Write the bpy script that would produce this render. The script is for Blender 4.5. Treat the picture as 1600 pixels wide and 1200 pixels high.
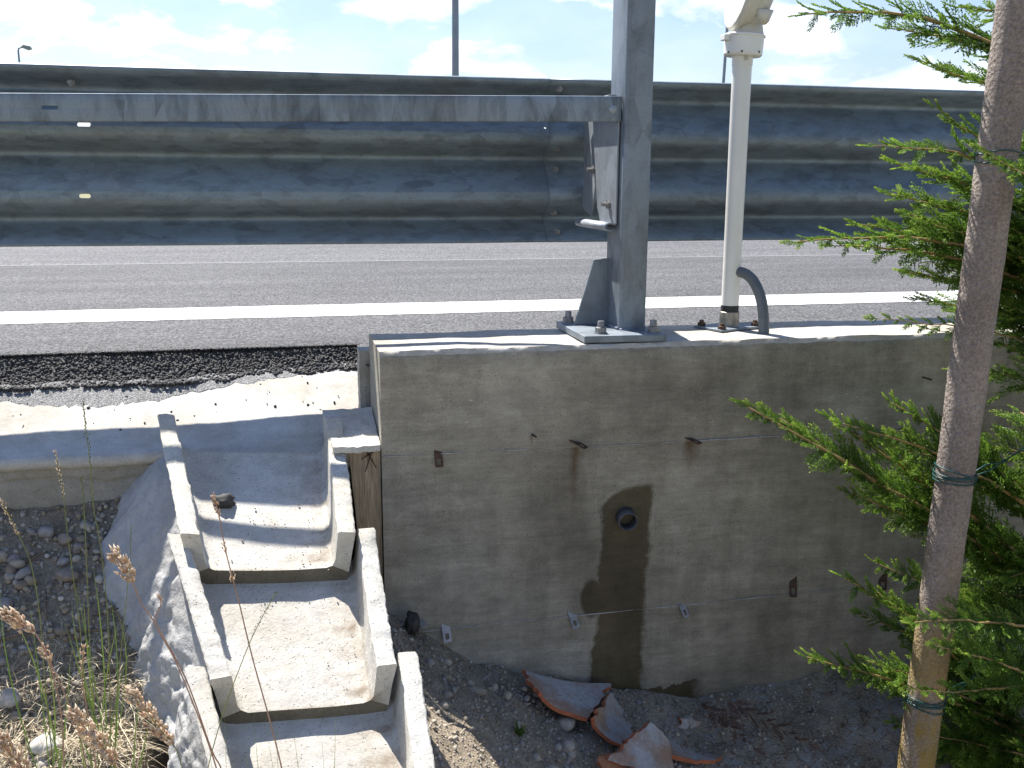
import bpy, bmesh, math, random
import numpy as np
from mathutils import Vector, Matrix, noise as mnoise

# ------------------------------------------------------------------ scene, camera, sky, sun
for o in list(bpy.data.objects):
    bpy.data.objects.remove(o)
scene = bpy.context.scene
col = scene.collection
rad = math.radians

YAW, PITCH, ROLL, FPX = rad(13.0), rad(11.8), rad(0.35), 1555.0
fwd = Vector((math.sin(YAW)*math.cos(PITCH), math.cos(YAW)*math.cos(PITCH), -math.sin(PITCH)))
r0 = Vector((math.cos(YAW), -math.sin(YAW), 0)); u0 = r0.cross(fwd)
right = r0*math.cos(ROLL) + u0*math.sin(ROLL); up = u0*math.cos(ROLL) - r0*math.sin(ROLL)
cd = bpy.data.cameras.new('camera'); cam = bpy.data.objects.new('camera', cd); col.objects.link(cam)
cd.sensor_width = 36.0; cd.lens = FPX/1600*36.0; cd.clip_start = 0.02; cd.clip_end = 3000
cam.matrix_world = Matrix(((right.x, up.x, -fwd.x, 0), (right.y, up.y, -fwd.y, 0), (right.z, up.z, -fwd.z, 0), (0, 0, 0, 1)))
scene.camera = cam

SUN_DIR = Vector((0.26, -0.58, -1.0)).normalized()          # the way the light travels
elev = math.asin(-SUN_DIR.z); azim = math.atan2(-SUN_DIR.x, -SUN_DIR.y)
world = bpy.data.worlds.new('World'); scene.world = world; world.use_nodes = True
wn, wl = world.node_tree.nodes, world.node_tree.links
wn.clear()
w_out = wn.new('ShaderNodeOutputWorld'); w_bg = wn.new('ShaderNodeBackground'); w_bg.inputs['Strength'].default_value = 0.062
w_sky = wn.new('ShaderNodeTexSky'); w_sky.sky_type = 'NISHITA'; w_sky.sun_disc = False
w_sky.sun_elevation = elev; w_sky.sun_rotation = azim % (2*math.pi)
w_sky.altitude = 100; w_sky.air_density = 1.25; w_sky.dust_density = 1.0; w_sky.ozone_density = 2.0
# cumulus clouds: noise over the sky direction, flattened towards the horizon
w_tc = wn.new('ShaderNodeTexCoord'); w_map = wn.new('ShaderNodeMapping'); w_map.inputs['Scale'].default_value = (1, 1, 2.3)
w_map.inputs['Location'].default_value = (0.37, 1.2, 0.05)
wl.new(w_tc.outputs['Generated'], w_map.inputs['Vector'])
w_n = wn.new('ShaderNodeTexNoise'); w_n.inputs['Scale'].default_value = 5.2; w_n.inputs['Detail'].default_value = 6
w_n.inputs['Roughness'].default_value = 0.58; w_n.inputs['Distortion'].default_value = 0.35
wl.new(w_map.outputs['Vector'], w_n.inputs['Vector'])
w_r = wn.new('ShaderNodeValToRGB'); w_r.color_ramp.elements[0].position = 0.47; w_r.color_ramp.elements[1].position = 0.60
w_sx = wn.new('ShaderNodeSeparateXYZ'); wl.new(w_tc.outputs['Generated'], w_sx.inputs[0])
w_h = wn.new('ShaderNodeMapRange'); w_h.inputs['From Min'].default_value = 0.0; w_h.inputs['From Max'].default_value = 0.45
w_h.inputs['To Min'].default_value = 0.085; w_h.inputs['To Max'].default_value = -0.16; wl.new(w_sx.outputs['Z'], w_h.inputs['Value'])
w_add = wn.new('ShaderNodeMath'); w_add.operation = 'ADD'; wl.new(w_n.outputs['Fac'], w_add.inputs[0]); wl.new(w_h.outputs['Result'], w_add.inputs[1])
wl.new(w_add.outputs[0], w_r.inputs['Fac'])
w_n2 = wn.new('ShaderNodeTexNoise'); w_n2.inputs['Scale'].default_value = 11; w_n2.inputs['Detail'].default_value = 6
wl.new(w_map.outputs['Vector'], w_n2.inputs['Vector'])
w_r2 = wn.new('ShaderNodeValToRGB')
w_r2.color_ramp.elements[0].position = 0.35; w_r2.color_ramp.elements[0].color = (8.4, 9.1, 10.2, 1)
w_r2.color_ramp.elements[1].position = 0.6; w_r2.color_ramp.elements[1].color = (13, 13, 13, 1)
wl.new(w_n2.outputs['Fac'], w_r2.inputs['Fac'])
w_tint = wn.new('ShaderNodeMix'); w_tint.data_type = 'RGBA'; w_tint.blend_type = 'MULTIPLY'; w_tint.inputs['Factor'].default_value = 1.0
wl.new(w_sky.outputs['Color'], w_tint.inputs['A']); w_tint.inputs['B'].default_value = (0.86, 0.96, 1.20, 1)   # the camera's cool white balance
w_mix = wn.new('ShaderNodeMix'); w_mix.data_type = 'RGBA'
w_hz = wn.new('ShaderNodeMapRange'); w_hz.inputs['From Min'].default_value = 0.0; w_hz.inputs['From Max'].default_value = 0.30
w_hz.inputs['To Min'].default_value = 0.30; w_hz.inputs['To Max'].default_value = 0.0; wl.new(w_sx.outputs['Z'], w_hz.inputs['Value'])
w_mx = wn.new('ShaderNodeMath'); w_mx.operation = 'MAXIMUM'; wl.new(w_r.outputs['Color'], w_mx.inputs[0]); wl.new(w_hz.outputs['Result'], w_mx.inputs[1])
wl.new(w_mx.outputs[0], w_mix.inputs['Factor']); wl.new(w_tint.outputs['Result'], w_mix.inputs['A']); wl.new(w_r2.outputs['Color'], w_mix.inputs['B'])
wl.new(w_mix.outputs['Result'], w_bg.inputs['Color']); wl.new(w_bg.outputs['Background'], w_out.inputs['Surface'])

sd = bpy.data.lights.new('sun', 'SUN'); sd.energy = 5.0; sd.angle = rad(0.53); sd.color = (1.0, 0.96, 0.90)
sun = bpy.data.objects.new('sun', sd); col.objects.link(sun)
sun.rotation_euler = SUN_DIR.to_track_quat('-Z', 'Y').to_euler(); sun.location = (0, 10, 15)

scene.view_settings.view_transform = 'Standard'; scene.view_settings.look = 'None'
scene.view_settings.gamma = 1.0; scene.view_settings.use_curve_mapping = False
scene.view_settings.exposure = 1.15
scene.cycles.max_bounces = 4; scene.cycles.diffuse_bounces = 2; scene.cycles.glossy_bounces = 2
scene.render.resolution_x = 1024; scene.render.resolution_y = 768

# ------------------------------------------------------------------ helpers
rng = random.Random(7); nrg = np.random.default_rng(11)
def at(x, y, Y):
    """point of the vertical plane Y seen at photograph pixel x, y"""
    d = fwd + right*((x-800)/FPX) - up*((y-600)/FPX)
    return d*(Y/d.y)
def atz(x, y, Z):
    d = fwd + right*((x-800)/FPX) - up*((y-600)/FPX)
    return d*(Z/d.z)
def lerp(a, b, t): return a + (b-a)*t
def sstep(a, b, x):
    t = min(1, max(0, (x-a)/(b-a))); return t*t*(3-2*t)
def interp(x, pts):
    if x <= pts[0][0]: return pts[0][1]
    for (x0, y0), (x1, y1) in zip(pts, pts[1:]):
        if x <= x1: return y0 + (y1-y0)*(x-x0)/(x1-x0)
    return pts[-1][1]
def fbm(x, y, z=0.0, o=3): return mnoise.fractal(Vector((x, y, z)), 1.0, 2.0, o)

def link(o, parent=None):
    col.objects.link(o)
    if parent is not None: o.parent = parent
    return o
def tag(o, label=None, cat=None, group=None, kind=None):
    if label: o['label'] = label
    if cat: o['category'] = cat
    if group: o['group'] = group
    if kind: o['kind'] = kind
    return o
def empty(name, loc):
    o = bpy.data.objects.new(name, None); o.location = loc; o.empty_display_size = 0.05
    return link(o)

class MB:
    def __init__(s): s.v = []; s.f = []; s.m = []
    def add(s, verts, faces, mi=0):
        b = len(s.v); s.v += [tuple(p) for p in verts]; s.f += [tuple(i+b for i in f) for f in faces]; s.m += [mi]*len(faces)
    def box(s, a, b, mi=0):
        x0, y0, z0 = a; x1, y1, z1 = b
        s.add([(x0,y0,z0),(x1,y0,z0),(x1,y1,z0),(x0,y1,z0),(x0,y0,z1),(x1,y0,z1),(x1,y1,z1),(x0,y1,z1)],
              [(0,3,2,1),(4,5,6,7),(0,1,5,4),(1,2,6,5),(2,3,7,6),(3,0,4,7)], mi)
    def prism(s, poly, d, mi=0):
        """closed polygon (list of 3D points) extruded by vector d"""
        n = len(poly); d = Vector(d); p = [Vector(q) for q in poly]
        s.add(p + [q+d for q in p], [tuple(range(n-1, -1, -1)), tuple(range(n, 2*n))] + [(i, (i+1) % n, n+(i+1) % n, n+i) for i in range(n)], mi)
    def tube(s, pts, radii, n=8, caps=True, mi=0):
        pts = [Vector(p) for p in pts]
        if not hasattr(radii, '__len__'): radii = [radii]*len(pts)
        rings = []; ref = None
        for i, p in enumerate(pts):
            t = (pts[min(i+1, len(pts)-1)] - pts[max(i-1, 0)]).normalized()
            if ref is None:
                ref = t.orthogonal().normalized()
            a = (ref - t*ref.dot(t)).normalized(); ref = a; b = t.cross(a)
            rings.append([p + (a*math.cos(2*math.pi*k/n) + b*math.sin(2*math.pi*k/n))*radii[i] for k in range(n)])
        V = [q for r in rings for q in r]; F = []
        for i in range(len(pts)-1):
            for k in range(n):
                F.append((i*n+k, i*n+(k+1) % n, (i+1)*n+(k+1) % n, (i+1)*n+k))
        if caps:
            F.append(tuple(range(n-1, -1, -1))); F.append(tuple((len(pts)-1)*n+k for k in range(n)))
        s.add(V, F, mi)
    def lathe(s, c, axis, prof, n=24, mi=0, caps=True):
        """prof: (distance along the axis, radius)"""
        axis = Vector(axis).normalized(); a = axis.orthogonal().normalized(); b = axis.cross(a); c = Vector(c)
        V = [c + axis*h + (a*math.cos(2*math.pi*k/n) + b*math.sin(2*math.pi*k/n))*r for h, r in prof for k in range(n)]
        F = [(i*n+k, i*n+(k+1) % n, (i+1)*n+(k+1) % n, (i+1)*n+k) for i in range(len(prof)-1) for k in range(n)]
        if caps and prof[0][1] > 1e-5: F.append(tuple(range(n-1, -1, -1)))
        if caps and prof[-1][1] > 1e-5: F.append(tuple((len(prof)-1)*n+k for k in range(n)))
        s.add(V, F, mi)
    def grid(s, P, closed_u=False, mi=0):
        """P: list of rows of points"""
        nr, nc = len(P), len(P[0]); V = [p for r in P for p in r]; F = []
        for i in range(nr-1):
            for k in range(nc if closed_u else nc-1):
                F.append((i*nc+k, i*nc+(k+1) % nc, (i+1)*nc+(k+1) % nc, (i+1)*nc+k))
        s.add(V, F, mi)
    def build(s, name, mats, parent=None, smooth=False, bevel=0.0, solid=0.0, seg=2, angle=None):
        me = bpy.data.meshes.new(name); me.from_pydata(s.v, [], s.f); me.update()
        if not isinstance(mats, (list, tuple)): mats = [mats]
        for m in mats: me.materials.append(m)
        if len(mats) > 1: me.polygons.foreach_set('material_index', s.m)
        bm = bmesh.new(); bm.from_mesh(me); bmesh.ops.recalc_face_normals(bm, faces=bm.faces); bm.to_mesh(me); bm.free()
        if smooth:
            if angle: me.shade_smooth() if hasattr(me, 'shade_smooth') else None; me.set_sharp_from_angle(angle=rad(angle))
            else: me.polygons.foreach_set('use_smooth', [True]*len(me.polygons))
        o = bpy.data.objects.new(name, me)
        if solid:
            m = o.modifiers.new('solid', 'SOLIDIFY'); m.thickness = solid; m.offset = 0
        if bevel:
            m = o.modifiers.new('bevel', 'BEVEL'); m.width = bevel; m.segments = seg; m.limit_method = 'ANGLE'; m.angle_limit = rad(40)
        return link(o, parent)

def np_mesh(name, V, F, mats, parent=None, attr=None, midx=None, smooth=False):
    """fast mesh from arrays; F is (n,3) or (n,4)"""
    me = bpy.data.meshes.new(name); V = np.asarray(V, np.float32); F = np.asarray(F, np.int32); k = F.shape[1]
    me.vertices.add(len(V)); me.vertices.foreach_set('co', V.ravel())
    me.loops.add(F.size); me.loops.foreach_set('vertex_index', F.ravel())
    me.polygons.add(len(F)); me.polygons.foreach_set('loop_start', np.arange(0, F.size, k, dtype=np.int32))
    me.polygons.foreach_set('loop_total', np.full(len(F), k, np.int32))
    if not isinstance(mats, (list, tuple)): mats = [mats]
    for m in mats: me.materials.append(m)
    if midx is not None: me.polygons.foreach_set('material_index', np.asarray(midx, np.int32))
    me.update(calc_edges=True); me.validate()
    if smooth: me.polygons.foreach_set('use_smooth', [True]*len(me.polygons))
    if attr is not None:
        a = me.attributes.new('tint', 'FLOAT', 'POINT'); a.data.foreach_set('value', np.asarray(attr, np.float32))
    return link(bpy.data.objects.new(name, me), parent)

# ------------------------------------------------------------------ materials
class Mat:
    """small node-graph writer"""
    def __init__(s, name):
        s.m = bpy.data.materials.new(name); s.m.use_nodes = True; s.t = s.m.node_tree; s.n = s.t.nodes; s.l = s.t.links
        s.n.clear(); s.out = s.n.new('ShaderNodeOutputMaterial'); s.b = s.n.new('ShaderNodeBsdfPrincipled')
        s.l.new(s.b.outputs[0], s.out.inputs['Surface']); s.tc = s.n.new('ShaderNodeTexCoord'); s.P = s.tc.outputs['Object']
    def mapping(s, scale=(1,1,1), loc=(0,0,0), rot=(0,0,0)):
        n = s.n.new('ShaderNodeMapping'); n.inputs['Scale'].default_value = scale; n.inputs['Location'].default_value = loc; n.inputs['Rotation'].default_value = rot
        s.l.new(s.P, n.inputs['Vector']); return n.outputs[0]
    def noise(s, scale, detail=4, rough=0.55, vec=None, dist=0.0):
        n = s.n.new('ShaderNodeTexNoise'); n.inputs['Scale'].default_value = scale; n.inputs['Detail'].default_value = detail
        n.inputs['Roughness'].default_value = rough; n.inputs['Distortion'].default_value = dist
        s.l.new(vec if vec is not None else s.P, n.inputs['Vector']); return n.outputs['Fac']
    def vor(s, scale, vec=None, out='Distance', feature='F1'):
        n = s.n.new('ShaderNodeTexVoronoi'); n.inputs['Scale'].default_value = scale; n.feature = feature
        s.l.new(vec if vec is not None else s.P, n.inputs['Vector']); return n.outputs[out]
    def ramp(s, f, *stops, interp='LINEAR'):
        n = s.n.new('ShaderNodeValToRGB'); e = n.color_ramp.elements; n.color_ramp.interpolation = interp
        while len(e) < len(stops): e.new(0.5)
        for el, (p, c) in zip(e, stops):
            el.position = p; el.color = (c, c, c, 1) if not hasattr(c, '__len__') else (*c, 1)
        s.l.new(f, n.inputs['Fac']); return n.outputs['Color']
    def mix(s, f, a, b, mode='MIX'):
        n = s.n.new('ShaderNodeMix'); n.data_type = 'RGBA'; n.blend_type = mode
        for k, v in (('Factor', f), ('A', a), ('B', b)):
            i = n.inputs[k] if k == 'Factor' else [q for q in n.inputs if q.name == k and q.type == 'RGBA'][0]
            if hasattr(v, 'links'): s.l.new(v, i)
            elif k == 'Factor': i.default_value = v
            else: i.default_value = (*v, 1) if hasattr(v, '__len__') else (v, v, v, 1)
        return [q for q in n.outputs if q.type == 'RGBA'][0]
    def math(s, op, a, b=0.0, c=None, clamp=False):
        n = s.n.new('ShaderNodeMath'); n.operation = op; n.use_clamp = clamp
        for i, v in enumerate((a, b, c)):
            if v is None: continue
            if hasattr(v, 'links'): s.l.new(v, n.inputs[i])
            else: n.inputs[i].default_value = v
        return n.outputs[0]
    def xyz(s):
        n = s.n.new('ShaderNodeSeparateXYZ'); s.l.new(s.P, n.inputs[0]); return n.outputs
    def attr(s, name):
        n = s.n.new('ShaderNodeAttribute'); n.attribute_name = name; return n.outputs['Fac']
    def obj_rand(s):
        return s.n.new('ShaderNodeObjectInfo').outputs['Random']
    def bump(s, h, strength=0.3, dist=0.005):
        n = s.n.new('ShaderNodeBump'); n.inputs['Strength'].default_value = strength; n.inputs['Distance'].default_value = dist
        s.l.new(h, n.inputs['Height']); s.l.new(n.outputs[0], s.b.inputs['Normal']); return n
    def set(s, **k):
        for key, v in k.items():
            i = s.b.inputs[{'color': 'Base Color', 'rough': 'Roughness', 'metal': 'Metallic', 'spec': 'Specular IOR Level', 'trans': 'Transmission Weight', 'ior': 'IOR', 'coat': 'Coat Weight'}[key]]
            if hasattr(v, 'links'): s.l.new(v, i)
            else: i.default_value = (*v, 1) if hasattr(v, '__len__') else v
        return s

def plain(name, c, rough=0.6, metal=0.0, var=0.25, scale=30, bump=0.0):
    m = Mat(name); n = m.noise(scale, 5, 0.6)
    m.set(color=m.ramp(n, (0.3, tuple(q*(1-var) for q in c)), (0.7, tuple(min(1, q*(1+var)) for q in c))), rough=rough, metal=metal)
    if bump: m.bump(m.noise(scale*4, 4), bump, 0.003)
    return m.m

def mat_asphalt(name, dark, light, scale=330):
    m = Mat(name)
    v = m.vor(scale, out='Color'); g = m.n.new('ShaderNodeRGBToBW'); m.l.new(v, g.inputs[0])
    fine = m.ramp(g.outputs[0], (0.15, dark), (0.55, light), (0.9, tuple(min(1, c*1.9) for c in light)))
    big = m.noise(2.2, 6, 0.6, m.mapping((0.35, 1.6, 1)))
    colr = m.mix(1.0, fine, m.ramp(big, (0.3, 0.75), (0.7, 1.18)), 'MULTIPLY')
    m.set(color=colr, rough=0.82, spec=0.35)
    m.bump(m.vor(scale*0.8), 0.55, 0.004)
    return m.m

def mat_concrete(name, base, stain=0.35, pits=True, bumps=0.4, warm=(1.0, 0.93, 0.80), dirt=False):
    m = Mat(name)
    n1 = m.noise(3.5, 8, 0.62); n2 = m.noise(26, 6, 0.6); n3 = m.noise(160, 3, 0.6)
    c = m.ramp(n1, (0.28, tuple(b*(1-stain)*w for b, w in zip(base, warm))), (0.62, base))
    c = m.mix(1.0, c, m.ramp(n2, (0.3, 0.86), (0.7, 1.1)), 'MULTIPLY')
    c = m.mix(1.0, c, m.ramp(n3, (0.3, 0.88), (0.7, 1.1)), 'MULTIPLY')
    h = m.math('ADD', m.math('MULTIPLY', n3, 0.5), n2)
    if pits:
        v = m.vor(130); pit = m.ramp(v, (0.10, 0.22), (0.22, 1.0))
        keep = m.ramp(m.noise(60, 2), (0.48, 0.0), (0.54, 1.0))
        pm = m.mix(keep, 1.0, pit)
        c = m.mix(1.0, c, pm, 'MULTIPLY')
        h = m.math('ADD', h, m.math('MULTIPLY', pm, 0.6))
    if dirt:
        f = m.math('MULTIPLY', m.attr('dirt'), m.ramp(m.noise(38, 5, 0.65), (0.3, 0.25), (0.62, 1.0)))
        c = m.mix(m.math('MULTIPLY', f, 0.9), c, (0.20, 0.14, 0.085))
    m.set(color=c, rough=0.88, spec=0.25); m.bump(h, bumps, 0.004)
    return m.m

def mat_wall():
    """board-marked grey concrete with the wet run-off below the drain pipe"""
    m = Mat('wall_concrete'); X, Y, Z = m.xyz()
    n1 = m.noise(2.3, 6, 0.65); streak = m.noise(6, 6, 0.66, m.mapping((0.45, 1, 3.6)))
    boards = m.noise(1.0, 2, 0.5, m.mapping((0.35, 0.1, 11)))
    grain = m.noise(60, 4, 0.6, m.mapping((0.25, 1, 2.2))); fine = m.noise(260, 3, 0.6)
    c = m.ramp(n1, (0.30, (0.205, 0.186, 0.146)), (0.52, (0.32, 0.294, 0.235)), (0.72, (0.405, 0.376, 0.315)))
    blot = m.noise(11, 6, 0.68); blot2 = m.noise(34, 4, 0.6, m.mapping((0.6, 1, 1.3)))
    c = m.mix(1.0, c, m.ramp(streak, (0.32, 0.83), (0.64, 1.07)), 'MULTIPLY')
    c = m.mix(1.0, c, m.ramp(boards, (0.36, 0.93), (0.62, 1.06)), 'MULTIPLY')
    c = m.mix(1.0, c, m.ramp(blot, (0.32, 0.81), (0.66, 1.11)), 'MULTIPLY')
    c = m.mix(1.0, c, m.ramp(blot2, (0.32, 0.92), (0.66, 1.06)), 'MULTIPLY')
    c = m.mix(1.0, c, m.ramp(grain, (0.3, 0.90), (0.7, 1.08)), 'MULTIPLY')
    c = m.mix(1.0, c, m.ramp(fine, (0.3, 0.80), (0.7, 1.14)), 'MULTIPLY')
    # vertical dirt runs
    runs = m.noise(5, 5, 0.6, m.mapping((2.4, 1, 0.30)))
    c = m.mix(1.0, c, m.ramp(runs, (0.34, 0.82), (0.55, 1.04)), 'MULTIPLY')
    # blow-holes
    v = m.vor(85); pit = m.mix(m.ramp(m.noise(30, 2), (0.48, 0.0), (0.54, 1.0)), 1.0, m.ramp(v, (0.07, 0.2), (0.15, 1.0)))
    c = m.mix(1.0, c, pit, 'MULTIPLY')
    # white lime specks
    v2 = m.vor(26, m.mapping((0.6, 1, 2.2))); sp = m.math('MULTIPLY', m.ramp(v2, (0.05, 1.0), (0.12, 0.0)), m.ramp(m.noise(4, 3, vec=m.mapping((1, 1, 1), (3, 0, 1))), (0.55, 0.0), (0.66, 1.0)))
    c = m.mix(m.math('MULTIPLY', sp, 0.7), c, (0.6, 0.58, 0.54))
    # rust runs below ties: built as short vertical stains at the tie positions
    for tx, tz, ln, w, st in ((0.757, -0.72, 0.22, 0.020, 0.85), (1.092, -0.72, 0.11, 0.030, 0.85), (1.444, -0.73, 0.07, 0.016, 0.5), (0.632, -0.68, 0.03, 0.008, 0.7), (0.392, -0.725, 0.06, 0.010, 0.35), (0.762, -1.22, 0.08, 0.010, 0.3)):
        wob = m.math('MULTIPLY', m.math('SUBTRACT', m.noise(16, 3, vec=m.mapping((1, 1, 1), (tx, 0, 0))), 0.5), 0.05)
        dx = m.math('ABSOLUTE', m.math('ADD', m.math('SUBTRACT', X, tx), wob))
        mx = m.math('SUBTRACT', 1.0, m.math('DIVIDE', dx, w), clamp=True)
        dz = m.math('SUBTRACT', tz, Z)
        mz = m.math('MULTIPLY', m.math('GREATER_THAN', dz, 0.0), m.math('SUBTRACT', 1.0, m.math('DIVIDE', dz, ln), clamp=True))
        c = m.mix(m.math('MULTIPLY', m.math('MULTIPLY', mx, mz), st), c, (0.10, 0.055, 0.025))
    # wet patch: column under the pipe, narrow neck, rounded shoulder
    wob = m.math('MULTIPLY', m.math('SUBTRACT', m.noise(17, 5, 0.62), 0.5), 0.060)
    wob2 = m.math('MULTIPLY', m.math('SUBTRACT', m.noise(5, 2, 0.5), 0.5), 0.035)
    t = m.math('DIVIDE', m.math('SUBTRACT', -0.83, Z), 0.62)                     # 0 at the top, 1 at the ground
    cx = m.math('SUBTRACT', 0.913, m.math('MULTIPLY', t, 0.022))
    half = m.math('ADD', 0.077, m.math('MULTIPLY', t, 0.012))
    dx = m.math('ABSOLUTE', m.math('ADD', m.math('ADD', m.math('SUBTRACT', X, cx), wob), wob2))
    inx = m.math('DIVIDE', m.math('SUBTRACT', half, dx), 0.015, clamp=True)
    # slanted shoulder on the left of the top
    zt = m.math('SUBTRACT', -0.832, m.math('MULTIPLY', m.math('POWER', m.math('MAXIMUM', m.math('SUBTRACT', 0.95, X), 0.0), 2.0), 4.0))
    inz = m.math('DIVIDE', m.math('SUBTRACT', zt, m.math('ADD', Z, m.math('MULTIPLY', wob, 0.4))), 0.012, clamp=True)
    wet = m.math('MULTIPLY', inx, inz)
    # lobe on the left, seepage along the foot
    d2 = m.math('ADD', m.math('POWER', m.math('DIVIDE', m.math('SUBTRACT', X, 0.815), 0.040), 2.0), m.math('POWER', m.math('DIVIDE', m.math('ADD', Z, 1.165), 0.062), 2.0))
    lobe = m.math('DIVIDE', m.math('SUBTRACT', 1.0, m.math('ADD', d2, m.math('MULTIPLY', wob, 12))), 0.4, clamp=True)
    foot = m.math('MULTIPLY', m.math('LESS_THAN', m.math('ADD', Z, m.math('MULTIPLY', m.math('ADD', wob, wob2), 1.5)), -1.455), m.math('DIVIDE', m.math('SUBTRACT', 0.19, m.math('ABSOLUTE', m.math('ADD', m.math('SUBTRACT', X, 0.98), m.math('MULTIPLY', wob, 1.5)))), 0.05, clamp=True))
    wet = m.math('MAXIMUM', m.math('MAXIMUM', wet, lobe), foot)
    c = m.mix(wet, c, m.mix(1.0, c, (0.28, 0.25, 0.175), 'MULTIPLY'))
    m.set(color=c, rough=m.math('SUBTRACT', 0.9, m.math('MULTIPLY', wet, 0.35)), spec=0.3)
    h = m.math('ADD', m.math('ADD', m.math('MULTIPLY', boards, 1.2), m.math('MULTIPLY', grain, 0.5)), m.math('ADD', m.math('MULTIPLY', fine, 0.25), m.math('MULTIPLY', pit, 0.5)))
    m.bump(h, 0.35, 0.004)
    return m.m

def mat_galv(name, base=(0.42, 0.44, 0.46), metal=0.75, rough=0.42, sp=26, stretch=(1, 1, 1), contrast=0.35, dirt=0.3):
    m = Mat(name); vec = m.mapping(stretch)
    v = m.vor(sp, vec, out='Color'); g = m.n.new('ShaderNodeRGBToBW'); m.l.new(v, g.inputs[0])
    warp = m.noise(sp*0.35, 4, 0.6, vec, 1.2)
    f = m.math('ADD', m.math('MULTIPLY', g.outputs[0], 0.20), m.math('MULTIPLY', m.math('ADD', warp, m.noise(sp*1.3, 4, 0.6, vec, 0.6)), 0.42))
    c = m.ramp(f, (0.36, tuple(q*(1-contrast) for q in base)), (0.58, tuple(min(1, q*(1+contrast)) for q in base)))
    d = m.noise(3.2, 8, 0.7); c = m.mix(m.math('MULTIPLY', m.ramp(d, (0.45, 0.0), (0.75, 1.0)), dirt), c, (0.16, 0.14, 0.11))
    fine = m.noise(190, 3, 0.6); c = m.mix(1.0, c, m.ramp(fine, (0.3, 0.9), (0.7, 1.08)), 'MULTIPLY')
    m.set(color=c, metal=metal, rough=m.math('ADD', rough-0.08, m.math('MULTIPLY', m.noise(14, 5, 0.6), 0.22)))
    m.bump(m.math('ADD', m.math('MULTIPLY', warp, 0.6), m.math('MULTIPLY', fine, 0.2)), 0.12, 0.002)
    return m.m

def mat_paint_line():
    m = Mat('road_paint'); v = m.vor(300, out='Color'); g = m.n.new('ShaderNodeRGBToBW'); m.l.new(v, g.inputs[0])
    worn = m.ramp(m.math('ADD', m.math('MULTIPLY', g.outputs[0], 0.5), m.math('MULTIPLY', m.noise(9, 6, 0.65), 0.5)), (0.30, (0.20, 0.20, 0.195)), (0.46, (0.66, 0.66, 0.64)))
    m.set(color=worn, rough=0.7); m.bump(m.vor(260), 0.5, 0.004); return m.m

def mat_soil(name, a, b, lime=None):
    m = Mat(name); n = m.noise(14, 8, 0.68); f = m.noise(120, 5, 0.65)
    c = m.ramp(n, (0.3, a), (0.68, b)); c = m.mix(1.0, c, m.ramp(f, (0.28, 0.6), (0.7, 1.25)), 'MULTIPLY')
    if lime:
        X, Y, Z = m.xyz()
        k = m.math('MULTIPLY', m.ramp(m.noise(7, 8, 0.72, m.mapping((1, 1, 1), (2.3, 0, 0))), (0.46, 0.0), (0.56, 1.0)), m.ramp(m.noise(45, 4, 0.65), (0.38, 0.15), (0.6, 1.0)))
        k = m.math('MULTIPLY', k, m.math('MULTIPLY', m.math('GREATER_THAN', X, 0.86), m.ramp(m.math('MULTIPLY', X, 0.5), (0.43, 0.0), (0.56, 1.0))))
        c = m.mix(k, c, lime)
    m.set(color=c, rough=0.95, spec=0.15)
    m.bump(m.math('ADD', m.math('MULTIPLY', n, 1.0), f), 0.8, 0.012); return m.m

def mat_stone(name, cols, rough=0.8):
    m = Mat(name); r = m.attr('tint')
    c = m.ramp(r, *[(i/(len(cols)-1), q) for i, q in enumerate(cols)])
    c = m.mix(1.0, c, m.ramp(m.noise(60, 6, 0.65), (0.3, 0.72), (0.7, 1.15)), 'MULTIPLY')
    m.set(color=c, rough=rough, spec=0.3); m.bump(m.noise(170, 4), 0.35, 0.003); return m.m

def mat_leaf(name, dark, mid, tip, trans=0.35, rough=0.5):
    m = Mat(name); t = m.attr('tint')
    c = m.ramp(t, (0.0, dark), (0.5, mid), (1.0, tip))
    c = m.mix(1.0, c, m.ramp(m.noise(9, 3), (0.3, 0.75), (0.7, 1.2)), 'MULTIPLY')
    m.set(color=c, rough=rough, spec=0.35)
    tr = m.n.new('ShaderNodeBsdfTranslucent'); m.l.new(c, tr.inputs['Color'])
    ms = m.n.new('ShaderNodeMixShader'); ms.inputs[0].default_value = trans
    m.l.new(m.b.outputs[0], ms.inputs[1]); m.l.new(tr.outputs[0], ms.inputs[2]); m.l.new(ms.outputs[0], m.out.inputs['Surface'])
    return m.m

def mat_pole():
    m = Mat('pole_cement'); n = m.noise(5, 7, 0.65); f = m.noise(150, 4, 0.65); Z = m.xyz()[2]
    c = m.ramp(n, (0.3, (0.215, 0.175, 0.148)), (0.7, (0.36, 0.305, 0.265)))
    c = m.mix(1.0, c, m.ramp(f, (0.3, 0.62), (0.7, 1.25)), 'MULTIPLY')
    v = m.vor(120); c = m.mix(m.math('MULTIPLY', m.ramp(v, (0.1, 1.0), (0.2, 0.0)), 0.5), c, (0.55, 0.52, 0.48))
    moss = m.math('MULTIPLY', m.ramp(m.noise(11, 5, 0.6, m.mapping((1, 1, 0.35))), (0.42, 0.0), (0.55, 1.0)), m.ramp(m.math('MULTIPLY', m.math('ADD', Z, 1.4), 1.0), (0.15, 1.0), (0.65, 0.0)))
    c = m.mix(m.math('MULTIPLY', moss, 0.8), c, (0.30, 0.20, 0.03))
    m.set(color=c, rough=0.85, spec=0.3); m.bump(m.math('ADD', f, m.math('MULTIPLY', v, 0.6)), 1.0, 0.008); return m.m

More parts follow.
